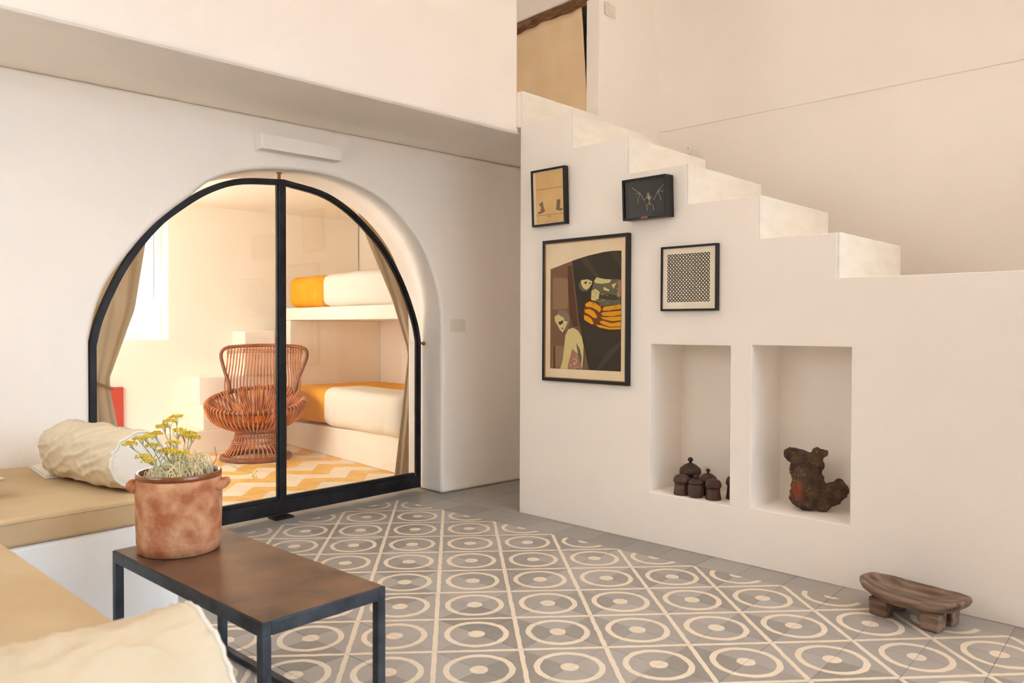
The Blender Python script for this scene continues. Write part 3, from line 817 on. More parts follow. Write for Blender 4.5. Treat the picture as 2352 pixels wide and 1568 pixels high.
# ------------------------------------------------------------------ carved stool on the floor by the stair wall
st_loc = (2.905, -0.045, 0); st = empty('carved_stool', st_loc, R(-12))
tag(st, 'low carved wooden stool with a dished oval seat on the floor', 'stool')
a_, b_ = 0.188, 0.112
def seat(u_, v_):
    an = 2 * math.pi * u_
    ca, sa = math.cos(an), math.sin(an)
    prof_ = [(0.0, 0.078), (0.35, 0.079), (0.65, 0.085), (0.86, 0.096), (0.95, 0.103), (1.0, 0.100), (1.01, 0.09), (0.97, 0.077), (0.85, 0.063), (0.6, 0.055), (0.0, 0.052)]
    k = v_ * (len(prof_) - 1); i = min(int(k), len(prof_) - 2); t = k - i
    r_ = prof_[i][0] * (1 - t) + prof_[i + 1][0] * t; z = prof_[i][1] * (1 - t) + prof_[i + 1][1] * t
    n_ = 2.5
    q = (abs(ca) ** n_ + abs(sa) ** n_) ** (-1 / n_)
    x = a_ * r_ * q * ca; y = b_ * r_ * q * sa
    z += 0.018 * (x / a_) ** 2 + 0.003 * noise.noise(Vector((x * 20, y * 20, z * 30)))
    return (x, y, z)
m_ = MB().grid(48, 41, seat, closed_u=True)
m_.build('seat', 'stool_wood', st, smooth=True)
for sx in (-1, 1):
    for sy in (-1, 1):
        x, y = sx * 0.092, sy * 0.053
        lg = MB()
        w0, w1, d0, d1 = 0.036, 0.033, 0.031, 0.029
        lg.add([(x - w1, y - d1, 0), (x + w1, y - d1, 0), (x + w1, y + d1, 0), (x - w1, y + d1, 0), (x - w0, y - d0, 0.066), (x + w0, y - d0, 0.066), (x + w0, y + d0, 0.066), (x - w0, y + d0, 0.066)],
               [(0, 3, 2, 1), (4, 5, 6, 7), (0, 1, 5, 4), (1, 2, 6, 5), (2, 3, 7, 6), (3, 0, 4, 7)])
        lg.build('leg', 'stool_wood', st, bevel=0.008, seg=3)

# ------------------------------------------------------------------ niches: lidded jars and the rock
NZ = 0.2505
def jar(name, x, y, kind, h, r_, label):
    j = empty(name, (x, y, NZ), rng.uniform(0, 6))
    if kind == 'cap':
        b = [(0.0, 0), (r_ * 0.98, 0), (r_ * 1.0, 0.006), (r_ * 0.90, h * 0.3), (r_ * 0.84, h * 0.62)]
        l = [(r_ * 0.84, h * 0.60), (r_ * 1.0, h * 0.60), (r_ * 1.03, h * 0.68), (r_ * 0.98, h * 0.80), (r_ * 0.78, h * 0.92), (r_ * 0.4, h * 0.985), (0.0, h)]
        k = None
    elif kind == 'pot':
        b = [(0.0, 0), (r_ * 0.75, 0), (r_ * 0.97, h * 0.10), (r_ * 1.04, h * 0.26), (r_ * 0.98, h * 0.45), (r_ * 0.86, h * 0.62)]
        l = [(r_ * 0.86, h * 0.615), (r_ * 0.94, h * 0.62), (r_ * 0.92, h * 0.66), (r_ * 0.6, h * 0.76), (r_ * 0.22, h * 0.80), (0.0, h * 0.81)]
        k = [(r_ * 0.20, h * 0.80), (r_ * 0.20, h * 0.86), (r_ * 0.30, h * 0.92), (r_ * 0.24, h * 0.98), (0.0, h)]
    else:
        b = [(0.0, 0), (r_ * 0.85, 0), (r_ * 0.9, h * 0.05), (r_ * 0.84, h * 0.3), (r_ * 0.84, h * 0.5)]
        l = [(r_ * 0.84, h * 0.49), (r_ * 1.0, h * 0.49), (r_ * 1.04, h * 0.56), (r_ * 0.97, h * 0.66), (r_ * 0.6, h * 0.76), (r_ * 0.2, h * 0.82), (0.0, h * 0.83)]
        k = [(r_ * 0.13, h * 0.81), (r_ * 0.13, h * 0.85), (r_ * 0.26, h * 0.90), (r_ * 0.24, h * 0.96), (0.0, h)]
    MB().lathe(b, 28).build('jar_body', 'jar_wood', j, smooth=True)
    lo = MB().lathe(l, 28).build('lid', 'jar_wood', j, smooth=True)
    if k: MB().lathe(k, 16).build('lid_knob', 'jar_wood', lo, smooth=True)
    tag(j, label, 'jar', 'small dark wooden jars in the left niche')
    return j
jar('lidded_jar', 1.797, 0.257, 'cap', 0.098, 0.040, 'small dark wooden jar with a mushroom lid, leftmost in the niche')
jar('lidded_jar', 1.879, 0.243, 'pot', 0.108, 0.0375, 'rounded dark wooden jar with a small top knob, front middle in the niche')
jar('lidded_jar', 1.964, 0.254, 'cap', 0.098, 0.037, 'small dark wooden jar with a mushroom lid, front right of the cluster')
jar('lidded_jar', 1.897, 0.334, 'knob', 0.128, 0.041, 'dark wooden jar with a pointed knob, rear right of the cluster')
jar('lidded_jar', 1.787, 0.362, 'knob', 0.168, 0.052, 'tallest dark wooden jar with a ball knob, at the back of the niche')
jar('lidded_jar', 2.036, 0.330, 'cap', 0.112, 0.040, 'dark wooden jar half hidden by the right edge of the niche')

rk = MB()
S = 0.00193
def P2(px, py, dy=0.0): return Vector(((px - 1880) * S, dy, (1177 - py) * S))
def capsule(a, b, ra, rb, squash=0.75, n=9):
    for i in range(n):
        t = i / (n - 1); c = a.lerp(b, t); r_ = ra * (1 - t) + rb * t
        rk.ball(c, (r_, r_ * squash, r_), seg=14, rings=9)
capsule(P2(1852, 1082), P2(1858, 1146), 31 * S, 34 * S)
capsule(P2(1862, 1084), P2(1868, 1120), 27 * S, 28 * S)
capsule(P2(1858, 1068), P2(1819, 1051), 24 * S, 14 * S)
capsule(P2(1878, 1075), P2(1881, 1046), 15 * S, 12 * S)
capsule(P2(1878, 1044), P2(1893, 1046), 12 * S, 10 * S)
capsule(P2(1846, 1147), P2(1890, 1154), 28 * S, 26 * S)
capsule(P2(1890, 1152), P2(1922, 1130), 27 * S, 24 * S)
capsule(P2(1921, 1132), P2(1927, 1114), 21 * S, 13 * S)
rock = rk.build('volcanic_rock', 'rock', None, (2.428, 0.318, 0.2565), R(20))
md = rock.modifiers.new('remesh', 'REMESH'); md.mode = 'VOXEL'; md.voxel_size = 0.006
bake(rock)
zmin = min(v.co.z for v in rock.data.vertices)
for v in rock.data.vertices:
    n_ = Vector(v.normal); c = v.co
    d = 0.010 * noise.noise(c * 24) + 0.006 * noise.noise(c * 60) + 0.003 * noise.noise(c * 150)
    v.co = c + n_ * d
    v.co.z = max(v.co.z - zmin, 0.0)
for p in rock.data.polygons: p.use_smooth = True
tag(rock, 'rough brown volcanic rock shaped like a boot in the right niche', 'rock')

# ------------------------------------------------------------------ pictures on the stair wall (millimetres from each centre)
BIG=[
 ('brown',[(-233.8,226.3),(-167.9,242.0),(-77.1,263.8),(24.3,284.2),(128.7,297.3),(192.2,299.3),(240.8,297.2),(241.4,-313.7),(-233.7,-315.5)]),
 ('tan',[(-214.0,179.1),(-114.7,172.3),(-104.1,147.8),(-110.3,8.7),(-216.7,4.7)]),
 ('tan',[(-219.2,-191.9),(-137.1,-190.3),(-136.4,-309.0),(-218.5,-312.2)]),
 ('black',[(-80.6,264.0),(24.3,284.2),(128.7,297.3),(192.2,299.3),(240.8,297.2),(241.4,-313.7),(34.7,-312.9),(10.7,-213.8),(-6.5,-150.9),(-34.1,-55.9),(-48.4,50.3),(-69.8,183.7)]),
 ('umber',[(-22.6,266.0),(17.6,279.4),(110.3,160.4),(77.8,166.9)]),
 ('umber',[(167.0,293.4),(211.0,295.6),(241.1,245.8),(241.5,195.4),(223.9,231.6)]),
 ('umber',[(164.1,-210.3),(240.3,-157.9),(240.5,-183.2),(107.0,-310.0),(80.9,-311.1)]),
 ('dbrown',[(-111.6,236.4),(-83.9,237.6),(-65.9,103.8),(-48.1,-2.8),(-37.3,-87.7),(-75.0,-87.8),(-96.2,-12.9),(-107.3,105.1)]),
 ('dbrown',[(-212.0,-191.8),(-197.6,-194.2),(-194.7,-314.0),(-211.3,-314.7)]),
 ('olive',[(64.8,146.7),(84.3,169.2),(142.5,156.5),(230.7,153.0),(241.9,145.0),(242.7,26.5),(130.6,18.2),(78.6,47.6),(48.9,53.4),(51.9,100.3),(61.6,131.2)]),
 ('pale',[(68.1,151.7),(85.6,168.7),(136.1,157.8),(180.6,154.0),(168.1,137.6),(117.0,134.4),(78.0,138.4)]),
 ('pale',[(51.9,100.3),(78.2,109.9),(104.3,93.5),(98.1,57.5),(65.5,47.9),(48.9,53.4)]),
 ('pale',[(129.9,118.5),(168.3,101.9),(162.1,91.9),(130.0,103.1)]),
 ('pale',[(180.8,127.0),(212.1,136.0),(193.5,106.2)]),
 ('dolive',[(104.4,78.0),(168.5,81.4),(238.7,64.4),(238.9,44.2),(168.7,50.8),(98.1,57.5)]),
 ('pink',[(218.3,145.9),(240.6,150.1),(241.2,64.3),(225.0,69.8)]),
 ('olive',[(-33.9,129.3),(-28.6,150.2),(-8.4,160.0),(25.1,158.7),(45.1,142.2),(45.2,116.1),(25.4,98.4),(-1.3,97.7),(-25.0,107.9)]),
 ('pale',[(-18.5,157.8),(25.0,161.3),(56.9,149.6),(51.7,131.5),(32.0,113.9),(18.7,106.5),(-1.4,115.0),(-15.0,133.9)]),
 ('dolive',[(1.8,146.4),(21.8,152.0),(18.5,135.3),(6.5,138.4)]),
 ('dolive',[(31.8,142.7),(48.4,144.7),(41.8,134.5)]),
 ('maroon',[(9.1,38.5),(39.1,48.4),(78.6,42.4),(130.6,18.2),(242.7,26.5),(241.7,-99.8),(169.7,-102.6),(105.5,-92.6),(66.3,-82.3),(26.5,-61.4),(3.0,-45.5),(-0.7,-3.4)]),
 ('yellow',[(11.2,30.6),(39.1,44.2),(78.6,36.2),(111.3,15.9),(116.6,0.4),(105.0,-12.4),(85.4,0.8),(52.5,14.2),(19.3,17.4)]),
 ('yellow',[(7.4,1.8),(39.3,6.6),(69.1,-6.8),(88.9,-30.4),(85.7,-43.3),(66.0,-40.6),(39.5,-24.8),(9.4,-11.4)]),
 ('yellow',[(2.8,-27.1),(26.3,-29.9),(52.9,-45.8),(69.5,-71.9),(53.1,-74.5),(19.8,-58.7),(5.0,-50.8)]),
 ('yellow',[(124.3,5.4),(137.0,15.5),(241.5,25.0),(241.6,3.8),(169.0,-2.9),(130.8,-5.0)]),
 ('yellow',[(114.7,-17.7),(130.8,-12.7),(241.7,-6.3),(241.8,-26.5),(181.9,-33.7),(130.9,-30.7)]),
 ('yellow',[(112.9,-35.7),(137.4,-38.5),(241.9,-34.1),(242.0,-54.3),(188.4,-59.2),(131.1,-48.7)]),
 ('yellow',[(105.3,-59.0),(131.1,-56.5),(182.2,-69.4),(241.5,-61.9),(241.6,-84.6),(169.6,-87.3),(118.3,-71.9)]),
 ('yellow',[(82.6,-77.1),(118.4,-79.6),(169.7,-91.4),(241.7,-88.6),(241.1,-99.8),(169.7,-101.6),(105.5,-91.5)]),
 ('grey',[(-194.9,-28.2),(-166.5,4.1),(-117.2,-1.9),(-89.2,-34.3),(-95.8,-87.8),(-120.0,-114.7),(-137.7,-87.9),(-166.2,-55.5)]),
 ('pale',[(-200.6,-33.6),(-173.5,-21.8),(-134.5,-39.4),(-130.9,-55.6),(-106.4,-61.0),(-120.2,-87.9),(-141.1,-119.2),(-162.4,-104.2),(-180.3,-77.1),(-196.2,-58.1)]),
 ('dolive',[(-174.7,-63.6),(-137.9,-51.8),(-140.6,-69.0),(-162.5,-79.8)]),
 ('dolive',[(-153.2,-96.0),(-137.7,-90.6),(-141.2,-101.4)]),
 ('pale',[(-122.0,-130.9),(-102.6,-101.2),(-68.1,-93.1),(-33.8,-108.9),(-9.9,-140.4),(2.5,-187.7),(0.9,-245.7),(-5.5,-309.3),(-25.8,-310.1),(-39.6,-268.1),(-73.9,-269.2),(-101.4,-313.1),(-157.6,-314.2),(-140.2,-266.0),(-130.1,-190.2)]),
 ('olive',[(-47.1,-172.7),(-23.0,-204.1),(-9.3,-246.0),(-15.6,-309.7),(-29.2,-310.2),(-33.0,-246.7)]),
 ('pink',[(-102.9,-291.6),(-74.3,-205.2),(-36.5,-230.9),(-26.0,-267.7),(-8.9,-298.8),(-8.9,-309.4),(-104.9,-313.2)]),
]
BOOTS=[
 ('ink',[(-87.9,48.5),(101.6,44.6),(101.6,42.4),(-87.8,46.3)]),
 ('ink',[(-90.9,-93.1),(105.9,-96.1),(105.9,-98.2),(-90.8,-95.3)]),
 ('boot',[(-68.9,-33.1),(-41.3,-18.3),(-35.7,-46.2),(-24.6,-76.0),(-44.7,-82.2),(-66.7,-86.9),(-79.7,-84.2),(-77.9,-77.5),(-59.4,-69.8),(-52.2,-51.3)]),
 ('boot',[(61.5,-20.1),(86.2,-21.6),(84.6,-52.2),(81.2,-67.9),(102.3,-70.1),(100.6,-79.3),(84.8,-83.0),(54.7,-74.6),(58.1,-49.4)]),
 ('ink',[(-2.6,-102.7),(10.0,-99.9),(4.7,-110.2)]),
]
BAT=[
 [(12.7,22.7),(15.4,-26.4)],
 [(5.0,8.6),(-12.9,-8.2),(-38.1,28.7),(-83.2,60.7)],
 [(-38.1,28.7),(-58.7,29.2)],
 [(-38.1,28.7),(-49.4,1.5),(-51.5,-19.1)],
 [(21.8,7.6),(44.1,-9.9),(63.7,27.9),(99.5,55.1)],
 [(63.7,27.9),(97.5,23.9)],
 [(63.7,27.9),(84.8,-17.2)],
 [(14.2,-28.1),(-1.4,-32.1),(2.2,-60.7)],
 [(18.7,-27.7),(37.7,-36.3),(37.9,-61.5)],
 [(4.9,16.1),(2.8,5.1),(9.6,-7.0)],
 [(20.7,10.6),(21.9,-0.8),(15.2,-11.3)],
]

def frame_on_wall(name, s0, s1, z0, z1, depth, bar, lean, label, backing, inner=None):
    """hangs on the stair wall; local x right, y into the wall, z up, origin at the frame's centre back"""
    p = to_world(B_LOC, B_RZ, (s0 + s1) / 2, -0.001, (z0 + z1) / 2)
    e = empty(name, p, B_RZ)
    e.rotation_euler = (lean, 0, B_RZ)
    if lean: e.location = to_world(B_LOC, B_RZ, (s0 + s1) / 2, -0.002 - math.sin(lean) * (z1 - z0) / 2, (z0 + z1) / 2)
    w, h = (s1 - s0) / 2, (z1 - z0) / 2
    f = MB().box(-w, w, -depth, 0, h - bar, h).box(-w, w, -depth, 0, -h, -h + bar).box(-w, -w + bar, -depth, 0, -h + bar, h - bar).box(w - bar, w, -depth, 0, -h + bar, h - bar)
    f.build('frame', 'frame_black', e, bevel=0.0012)
    MB().box(-w + bar, w - bar, -depth + 0.007 if inner is None else inner, -0.003, -h + bar, h - bar).build('backing', backing, e)
    tag(e, label, 'picture')
    return e, w, h

def flat_print(polys, y0, e, name='print', step=0.00012):
    names = []
    mb = MB()
    for i, (m_, pts) in enumerate(polys):
        if m_ not in names: names.append(m_)
        y = y0 - step * (i + 1)
        mb.add([(a / 1000, y, b / 1000) for a, b in pts], [list(range(len(pts)))], names.index(m_))
    return mb.build(name, ['p_' + n for n in names], e)

e, w, h = frame_on_wall('framed_print', 0.192, 0.768, 0.769, 1.536, 0.025, 0.017, 0.0, 'largest framed picture, two figures and an orange striped blanket', 'paper')
g = MB().box(-w + 0.017, w - 0.017, -0.023, -0.015, h - 0.021, h - 0.017).box(-w + 0.017, w - 0.017, -0.023, -0.015, -h + 0.017, -h + 0.021).box(-w + 0.017, -w + 0.021, -0.023, -0.015, -h + 0.021, h - 0.021).box(w - 0.021, w - 0.017, -0.023, -0.015, -h + 0.021, h - 0.021)
g.build('inner_fillet', 'gilt', e)
dots = []
for k in range(26):
    x, z = rng.uniform(-85, -30), rng.uniform(-308, -215)
    if z > -308 + (x + 100) * 1.4: continue
    dots.append(('dot', [(x - 2.2, z - 3.5), (x + 2.2, z - 3.5), (x + 2.2, z + 3.5), (x - 2.2, z + 3.5)]))
for k in range(22):
    x, z = rng.uniform(218, 238), rng.uniform(25, 108)
    dots.append(('dot', [(x - 1.5, z - 1.5), (x + 1.5, z - 1.5), (x + 1.5, z + 1.5), (x - 1.5, z + 1.5)]))
for k in range(34):
    x, z = rng.uniform(60, 215), rng.uniform(-5, 95); a = rng.uniform(-0.9, 0.3); l = rng.uniform(8, 20); t = rng.uniform(0.8, 2.0)
    dx, dz = math.cos(a) * l, math.sin(a) * l
    dots.append((rng.choice(['pale', 'dolive', 'dolive']), [(x, z), (x + dx, z + dz), (x + dx, z + dz + t), (x, z + t * 1.6)]))
flat_print(BIG + dots, -0.018, e)

e, w, h = frame_on_wall('framed_drawing', 0.122, 0.364, 1.618, 1.926, 0.034, 0.011, R(2.4), 'small framed drawing of two boots on tan paper', 'paper')
MB().box(-w + 0.032, w - 0.012, -0.0285, -0.0275, -h + 0.016, h - 0.016).build('paper_sheet', 'paper_tan', e)
flat_print(BOOTS, -0.0286, e)

e, w, h = frame_on_wall('specimen_box', 0.765, 1.016, 1.592, 1.791, 0.070, 0.010, R(3.0), 'black box frame holding a bat skeleton', 'dark', inner=-0.03)
m_ = MB()
for pth in BAT:
    m_.tube([(a / 1000, -0.040 - 0.004 * (i % 2), b / 1000) for i, (a, b) in enumerate(pth)], 0.0013, 6)
    for a, b in pth[1:-1]: m_.ball((a / 1000, -0.042, b / 1000), 0.0019, seg=6, rings=4)
m_.ball((0.0115, -0.043, 0.020), (0.0055, 0.006, 0.0065), seg=10, rings=7)
m_.ball((0.0135, -0.041, 0.003), (0.0075, 0.006, 0.011), seg=10, rings=7)
m_.ball((0.0155, -0.041, -0.024), (0.0045, 0.004, 0.007), seg=8, rings=6)
m_.build('bat_skeleton', 'bone', e, smooth=True)
MB().box(-0.0155, 0.0238, -0.0725, -0.07, -0.0985, -0.0885).build('name_tag', 'tag', e)
MB().box(-w + 0.010, w - 0.010, -0.064, -0.062, -h + 0.010, h - 0.010).build('pane', 'glass', e)

e, w, h = frame_on_wall('framed_pattern', 0.957, 1.259, 1.141, 1.449, 0.025, 0.010, 0.0, 'square framed print of small black rings in a grid', 'paper_white')
m_ = MB()
for i in range(13):
    for j in range(13):
        cx, cz = -0.108 + 0.0176 * i, -0.1035 + 0.0176 * j - 0.0
        n_ = 14
        V = []
        for k in range(n_):
            a = 2 * math.pi * k / n_
            V += [(cx + 0.0087 * math.cos(a), -0.0182, cz + 0.0087 * math.sin(a)), (cx + 0.0043 * math.cos(a), -0.0182, cz + 0.0043 * math.sin(a))]
        m_.add(V, [(2 * k, 2 * ((k + 1) % n_), 2 * ((k + 1) % n_) + 1, 2 * k + 1) for k in range(n_)])
m_.build('print', 'p_ring', e)

# ------------------------------------------------------------------ switches, lamp, loft curtain
def plate(name, loc, rz, w, h, label, cat, rocker=True):
    e = empty(name, loc, rz)
    MB().box(-w / 2, w / 2, -0.009, -0.0005, -h / 2, h / 2).build('plate', 'switch', e, bevel=0.003)
    if rocker: MB().box(-w * 0.24, w * 0.20, -0.014, -0.009, -h * 0.30, h * 0.30).build('rocker', 'switch', e, bevel=0.002)
    else: MB().lathe([(0.004, -0.0), (0.0, 0.0005)], 8).build('hole', 'dark', e)
    tag(e, label, cat)
    return e
plate('light_switch', to_world(A_LOC, A_RZ, 0.125, 0, 1.073), A_RZ, 0.122, 0.076, 'white switch plate on the wall right of the arch', 'switch')
plate('light_switch', (0.812, 1.082, 3.10), R(93.2 - 0.2), 0.12, 0.08, 'cream switch plate high on the wall beside the loft curtain', 'switch')
sk = empty('wall_socket', to_world(C_LOC, C_RZ, 0.19, 0, 2.283), C_RZ)
MB().box(-0.06, 0.06, -0.008, -0.0005, -0.04, 0.04).build('plate', 'plaster', sk, bevel=0.002)
MB().box(0.03, 0.036, -0.0086, -0.0081, -0.006, 0.0).build('socket_hole', 'dark', sk)
tag(sk, 'small painted socket plate low on the stairwell wall', 'socket')

lp = empty('wall_lamp', to_world(A_LOC, A_RZ, -1.00, 0, 1.983), A_RZ)
tag(lp, 'long white box lamp on the wall above the arch', 'lamp')
hs = MB().box(-0.235, 0.235, -0.075, -0.0005, 0.0, 0.078).build('lamp_housing', 'plaster', lp)
carve(hs, [MB().box(-0.205, 0.205, -0.052, -0.030, -0.02, 0.03)], 0.003, 2)
MB().box(-0.203, 0.203, -0.050, -0.032, 0.012, 0.02).build('light_slot', 'switch', lp)
MB().box(-0.10, -0.07, -0.060, -0.045, 0.0785, 0.081).build('clip', 'gilt', lp)

lc = empty('loft_curtain', to_world((K[0], K[1], 0), E_RZ, -0.55, 0.02, 2.401), E_RZ)
tag(lc, 'plain tan curtain closing the opening at the stair top', 'curtain')
def lcf(u_, v_):
    x = -0.44 + 0.868 * u_
    x -= 0.055 * max(0, v_ - 0.1) * u_ ** 4
    y = 0.004 * math.sin(u_ * 30 + v_ * 1.2) * (0.3 + 0.7 * v_) + 0.004 * math.sin(u_ * 11 + 2 + v_ * 3)
    return (x, y, 0.003 + 0.752 * v_)
cu = MB().grid(90, 16, lcf).build('curtain_cloth', 'linen_loft', lc, smooth=True)
cu.modifiers.new('thick', 'SOLIDIFY').thickness = 0.003
lg = MB().tube([tuple(to_world((K[0], K[1], 0), E_RZ, -1.02 + 0.93 * t / 24, 0.03 + 0.002 * math.sin(t * 0.5), 3.180 + 0.002 * math.sin(t * 0.6))) for t in range(25)], [0.037 + 0.0012 * math.sin(t * 1.3) for t in range(25)], 12).build('log_lintel', 'log', None, smooth=True)
tag(lg, 'rough wooden log lintel above the loft curtain', 'beam')

# ------------------------------------------------------------------ bedroom: ledge with steps, bunks, curtains, red board
ls = empty('masonry_ledge', P_LOC, P_RZ)
tag(ls, 'low masonry ledge and steps along the far bedroom wall', 'ledge')
MB().box(-1.95, 0.61, 0.0, 0.349, 0, 0.19).build('ledge', 'plaster_bedroom', ls, bevel=0.008)
MB().box(-0.064, 0.60, 0.004, 0.349, 0.1905, 0.395).build('step', 'plaster_bedroom', ls, bevel=0.008)
MB().box(-0.062, 0.60, 0.10, 0.349, 0.3955, 0.63).build('step', 'plaster_bedroom', ls, bevel=0.008)
MB().box(0.314, 0.59, 0.06, 0.349, 0.6305, 1.02).build('step', 'plaster_bedroom', ls, bevel=0.008)

bk = empty('bunk_frame', Q_LOC, Q_RZ)
tag(bk, 'cream masonry bunk with a low plinth and an upper shelf', 'bunk bed')
pm = MB().add([(0, 0, 0), (1.99, 0, 0), (1.99, 0.929, 0), (0, 0.929, 0), (0, 0, 0.21), (1.99, 0, 0.278), (1.99, 0.929, 0.278), (0, 0.929, 0.21)],
              [(0, 3, 2, 1), (4, 5, 6, 7), (0, 1, 5, 4), (1, 2, 6, 5), (2, 3, 7, 6), (3, 0, 4, 7)])
pm.build('plinth', 'plaster_bedroom', bk, bevel=0.01)
MB().box(-0.05, 1.99, 0.0, 0.929, 1.117, 1.225).build('upper_shelf', 'plaster_bedroom', bk, bevel=0.008)
MB().box(-0.05, 0.075, 0.003, 0.929, 0.285, 1.116).build('end_panel', 'plaster_bedroom', bk, bevel=0.008)

def soft_box(name, m_, x0, x1, y0, y1, z0, z1, rad, seed, amp, loc, rz, slope=0.0, parent=None):
    nx, ny, nz = 40, 16, 10
    bm = bmesh.new()
    bmesh.ops.create_cube(bm, size=1.0)
    bmesh.ops.bevel(bm, geom=list(bm.edges), offset=0.0001, segments=1, affect='EDGES') if False else None
    me = bpy.data.meshes.new(name)
    bm.free()
    def face(axis, sgn):
        def fn(u_, v_):
            a, b = u_ * 2 - 1, v_ * 2 - 1
            return {'x': (sgn, a, b), 'y': (a, sgn, b), 'z': (a, b, sgn)}[axis]
        return fn
    hx, hy, hz = (x1 - x0) / 2, (y1 - y0) / 2, (z1 - z0) / 2
    mb = MB()
    for axis, n1, n2 in (('x', ny, nz), ('y', nx, nz), ('z', nx, ny)):
        for sgn in (-1, 1):
            f0 = face(axis, sgn)
            def g(u_, v_, f0=f0):
                p = f0(u_, v_)
                P = Vector((p[0] * hx, p[1] * hy, p[2] * hz))
                Cc = Vector((max(-hx + rad, min(hx - rad, P.x)), max(-hy + rad, min(hy - rad, P.y)), max(-hz + rad, min(hz - rad, P.z))))
                d = P - Cc
                if d.length > 1e-6: P = Cc + d.normalized() * rad
                k = (1 - (P.z + hz) / (2 * hz))
                w_ = amp * k * math.sin(P.x * 38 + 3 * math.sin(P.x * 9 + seed) + seed) if p[1] < -0.9 else 0
                P.y += w_
                P.z += 0.006 * noise.noise(Vector((P.x * 4, P.y * 4, seed))) + slope * (P.x + hx) * (0.0 if p[2] > 0 else 1.0)
                return (P.x + (x0 + x1) / 2, P.y + (y0 + y1) / 2, P.z + (z0 + z1) / 2)
            mb.grid(n1, n2, g)
    o = mb.build(name, m_, parent, loc, rz, smooth=True, fix=False)
    bm = bmesh.new(); bm.from_mesh(o.data); bmesh.ops.remove_doubles(bm, verts=bm.verts, dist=0.0008); bmesh.ops.recalc_face_normals(bm, faces=bm.faces); bm.to_mesh(o.data); bm.free()
    return o
o = soft_box('blanket', 'yellow_cloth', 0.13, 1.97, -0.03, 0.90, 0.235, 0.545, 0.07, 1.0, 0.010, Q_LOC, Q_RZ, slope=0.035)
tag(o, 'orange yellow blanket over the lower bunk mattress', 'blanket')
o = soft_box('bed_sheet', 'sheet', 0.80, 1.98, -0.062, 0.36, 0.25, 0.568, 0.075, 4.0, 0.008, Q_LOC, Q_RZ, slope=0.01)
tag(o, 'white sheet folded over the front of the lower bunk', 'sheet')
o = soft_box('blanket', 'yellow_cloth', 0.02, 0.67, 0.004, 0.91, 1.226, 1.498, 0.075, 2.0, 0.010, Q_LOC, Q_RZ)
tag(o, 'yellow blanket over the head of the upper bunk', 'blanket')
o = soft_box('bed_sheet', 'sheet', 0.655, 1.98, 0.005, 0.91, 1.226, 1.498, 0.07, 6.0, 0.004, Q_LOC, Q_RZ)
tag(o, 'white sheet covering the upper bunk mattress', 'sheet')

def curtain(loc, rz, zs, lefts, rights, folds, depth, tie_z, label):
    root = empty('linen_curtain', loc, rz)
    def interp(v, xs):
        for i in range(len(zs) - 1):
            if zs[i] <= v <= zs[i + 1]:
                t = (v - zs[i]) / (zs[i + 1] - zs[i])
                return xs[i] * (1 - t) + xs[i + 1] * t
        return xs[-1]
    def f(u_, v_):
        z = zs[0] + (zs[-1] - zs[0]) * v_
        a, b = interp(z, lefts), interp(z, rights)
        wd = b - a
        ph = u_ * folds * 2 * math.pi
        y = depth * math.sin(ph + 0.6 * math.sin(v_ * 4)) * (0.6 + 0.4 * math.sin(v_ * 3 + u_ * 5))
        return (a + wd * (u_ + 0.25 / folds * math.sin(ph) / math.pi), y, z)
    c = MB().grid(110, 60, f).build('curtain_cloth', 'linen', root, smooth=True)
    c.modifiers.new('thick', 'SOLIDIFY').thickness = 0.002
    a, b = interp(tie_z, lefts), interp(tie_z, rights)
    n_ = 28
    MB().tube([((a + b) / 2 + (b - a) * 0.56 * math.cos(2 * math.pi * k / n_), depth * 1.5 * math.sin(2 * math.pi * k / n_), tie_z + 0.035 * -math.cos(2 * math.pi * k / n_)) for k in range(n_)], 0.007, 8, closed=True).build('tie_back', 'rope', root, smooth=True)
    zt_ = zs[-1]
    MB().tube([(lefts[-1] - 0.05, 0, zt_ + 0.005), (rights[-1] + 0.05, 0, zt_ + 0.005)], 0.008, 8).build('curtain_rod', 'brass', root)
    tag(root, label, 'curtain', 'linen curtains behind the arch')
    return root
# local x runs along the arch wall (to the right), just inside the bedroom
CUR = (-0.44, -0.71, 0); CRZ = R(86)
curtain(CUR, CRZ, [0.02, 0.40, 0.74, 0.80, 1.15, 1.60, 2.02], [-0.99, -0.97, -0.93, -0.92, -0.95, -0.98, -1.0], [-0.66, -0.715, -0.778, -0.778, -0.655, -0.585, -0.55], 4.0, 0.022, 0.775, 'tied linen curtain left of the wicker chair')
curtain(CUR, CRZ, [0.02, 0.45, 0.86, 0.92, 1.25, 1.65, 2.02], [1.00, 1.07, 1.13, 1.12, 0.99, 0.775, 0.62], [1.24, 1.24, 1.23, 1.23, 1.235, 1.24, 1.25], 4.0, 0.022, 0.89, 'tied linen curtain in front of the bunk beds')
rb = MB().box(-0.86, -0.60, 0.31, 0.345, 0.1915, 0.56).build('red_board', 'red_paint', None, P_LOC, P_RZ, bevel=0.003)
tag(rb, 'red board leaning at the bedroom wall behind the left curtain', 'board')

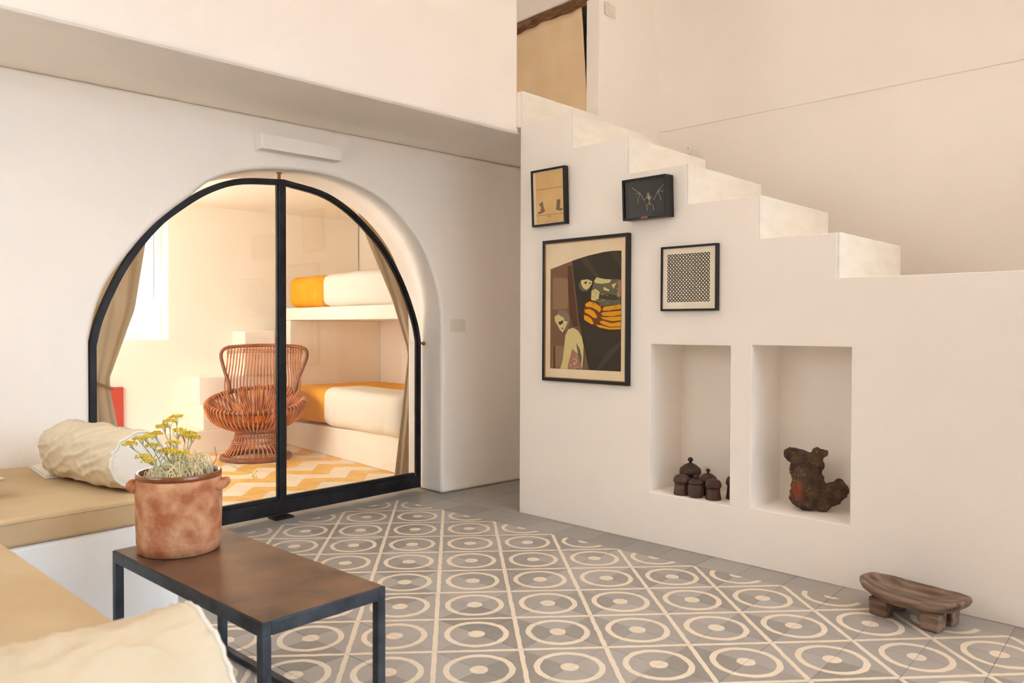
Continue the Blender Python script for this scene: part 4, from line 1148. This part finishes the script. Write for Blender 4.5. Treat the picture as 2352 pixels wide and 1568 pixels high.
# ------------------------------------------------------------------ wicker chair (front towards -y)
ch = empty('wicker_chair', (-2.0, 0.24, 0), R(46))
tag(ch, 'brown wicker tub chair with a flared base behind the glass', 'chair')
def circ(rx, ry, z, n=48, cy=0.0): return [(rx * math.cos(2 * math.pi * k / n), cy + ry * math.sin(2 * math.pi * k / n), z) for k in range(n)]
MB().tube(circ(0.262, 0.262, 0.019), 0.019, 10, closed=True).build('base_ring', 'cane_dark', ch, smooth=True)
NB = 40
base_me = MB().tube(spline([(0.248, 0, 0.03), (0.205, 0, 0.09), (0.172, 0, 0.15), (0.152, 0, 0.225)], 8), 0.0062, 6).mesh('cane', 'cane', True)
for k in range(NB):
    link('cane', base_me, ch, (0, 0, 0), 2 * math.pi * k / NB)
for z, r_ in ((0.135, 0.186), (0.148, 0.180), (0.195, 0.163)):
    MB().tube(circ(r_, r_, z), 0.0042, 6, closed=True).build('binding', 'cane', ch, smooth=True)
MB().tube(circ(0.156, 0.156, 0.222), 0.011, 8, closed=True).build('waist_ring', 'cane_dark', ch, smooth=True)
def rim(a):
    c, s = math.cos(a), math.sin(a)
    return Vector((0.375 * c, 0.335 * s + 0.015, 0.455 + 0.075 * s + 0.012 * s * s))
MB().tube([rim(2 * math.pi * k / 72) for k in range(72)], 0.016, 8, closed=True).build('seat_rim', 'cane_dark', ch, smooth=True)
NS = 66
for k in range(NS):
    a = 2 * math.pi * k / NS
    c, s = math.cos(a), math.sin(a); p = rim(a)
    out = Vector((c, s * 0.95, 0))
    w0 = Vector((0.155 * c, 0.155 * s, 0.225))
    bulge = w0.lerp(p, 0.55) + out * 0.055 + Vector((0, 0, -0.035))
    high = p + out * 0.022 + Vector((0, 0, -0.012))
    over = p + Vector((0, 0, 0.021))
    inn = p - out * 0.028 + Vector((0, 0, -0.010))
    deep = Vector((0.235 * c, 0.20 * s, 0.315 + 0.02 * s)); bot = Vector((0.115 * c, 0.105 * s, 0.262))
    MB().tube(spline([w0, bulge, high, over, inn, deep, bot], 22), 0.0066, 6).build('cane', 'cane', ch, smooth=True)
MB().ball((0, 0, 0.245), (0.15, 0.14, 0.018), seg=24, rings=8).build('seat_base', 'cane_dark', ch, smooth=True)
railp = spline([(-0.262, 0.215, 0.50), (-0.272, 0.232, 0.575), (-0.318, 0.262, 0.70), (-0.352, 0.292, 0.81), (-0.338, 0.312, 0.865), (-0.285, 0.335, 0.886), (-0.15, 0.372, 0.896), (0, 0.385, 0.90), (0.15, 0.372, 0.896), (0.285, 0.335, 0.886), (0.338, 0.312, 0.865), (0.352, 0.292, 0.81), (0.318, 0.262, 0.70), (0.272, 0.232, 0.575), (0.262, 0.215, 0.50)], 90)
MB().tube(railp, 0.0145, 8).build('back_frame', 'cane_dark', ch, smooth=True)
NK = 26
for k in range(NK):
    t = (k + 0.5) / NK * 2 - 1
    x = 0.31 * t
    top = Vector((x, 0.385 - 0.055 * (abs(t) ** 2.2), 0.90 - 0.014 * abs(t) ** 3 + 0.014))
    a = math.pi / 2 - t * 0.95
    p = rim(a) + Vector((0, -0.006, 0.016))
    low = Vector((0.20 * math.cos(a), 0.185 * math.sin(a) + 0.0, 0.34)); bot = Vector((0.10 * math.cos(a), 0.10 * math.sin(a), 0.268))
    MB().tube(spline([top, top + (p - top) * 0.45 + Vector((0, -0.012, 0)), p, low, bot], 20), 0.0062, 6).build('cane', 'cane', ch, smooth=True)
for z in (0.868, 0.855, 0.842):
    MB().tube([(0.315 * t / 12, 0.378 - 0.056 * (abs(t / 12) ** 2.2) - (0.88 - z) * 0.15, z - 0.008 * abs(t / 12) ** 3) for t in range(-12, 13)], 0.0036, 6).build('binding', 'cane', ch, smooth=True)
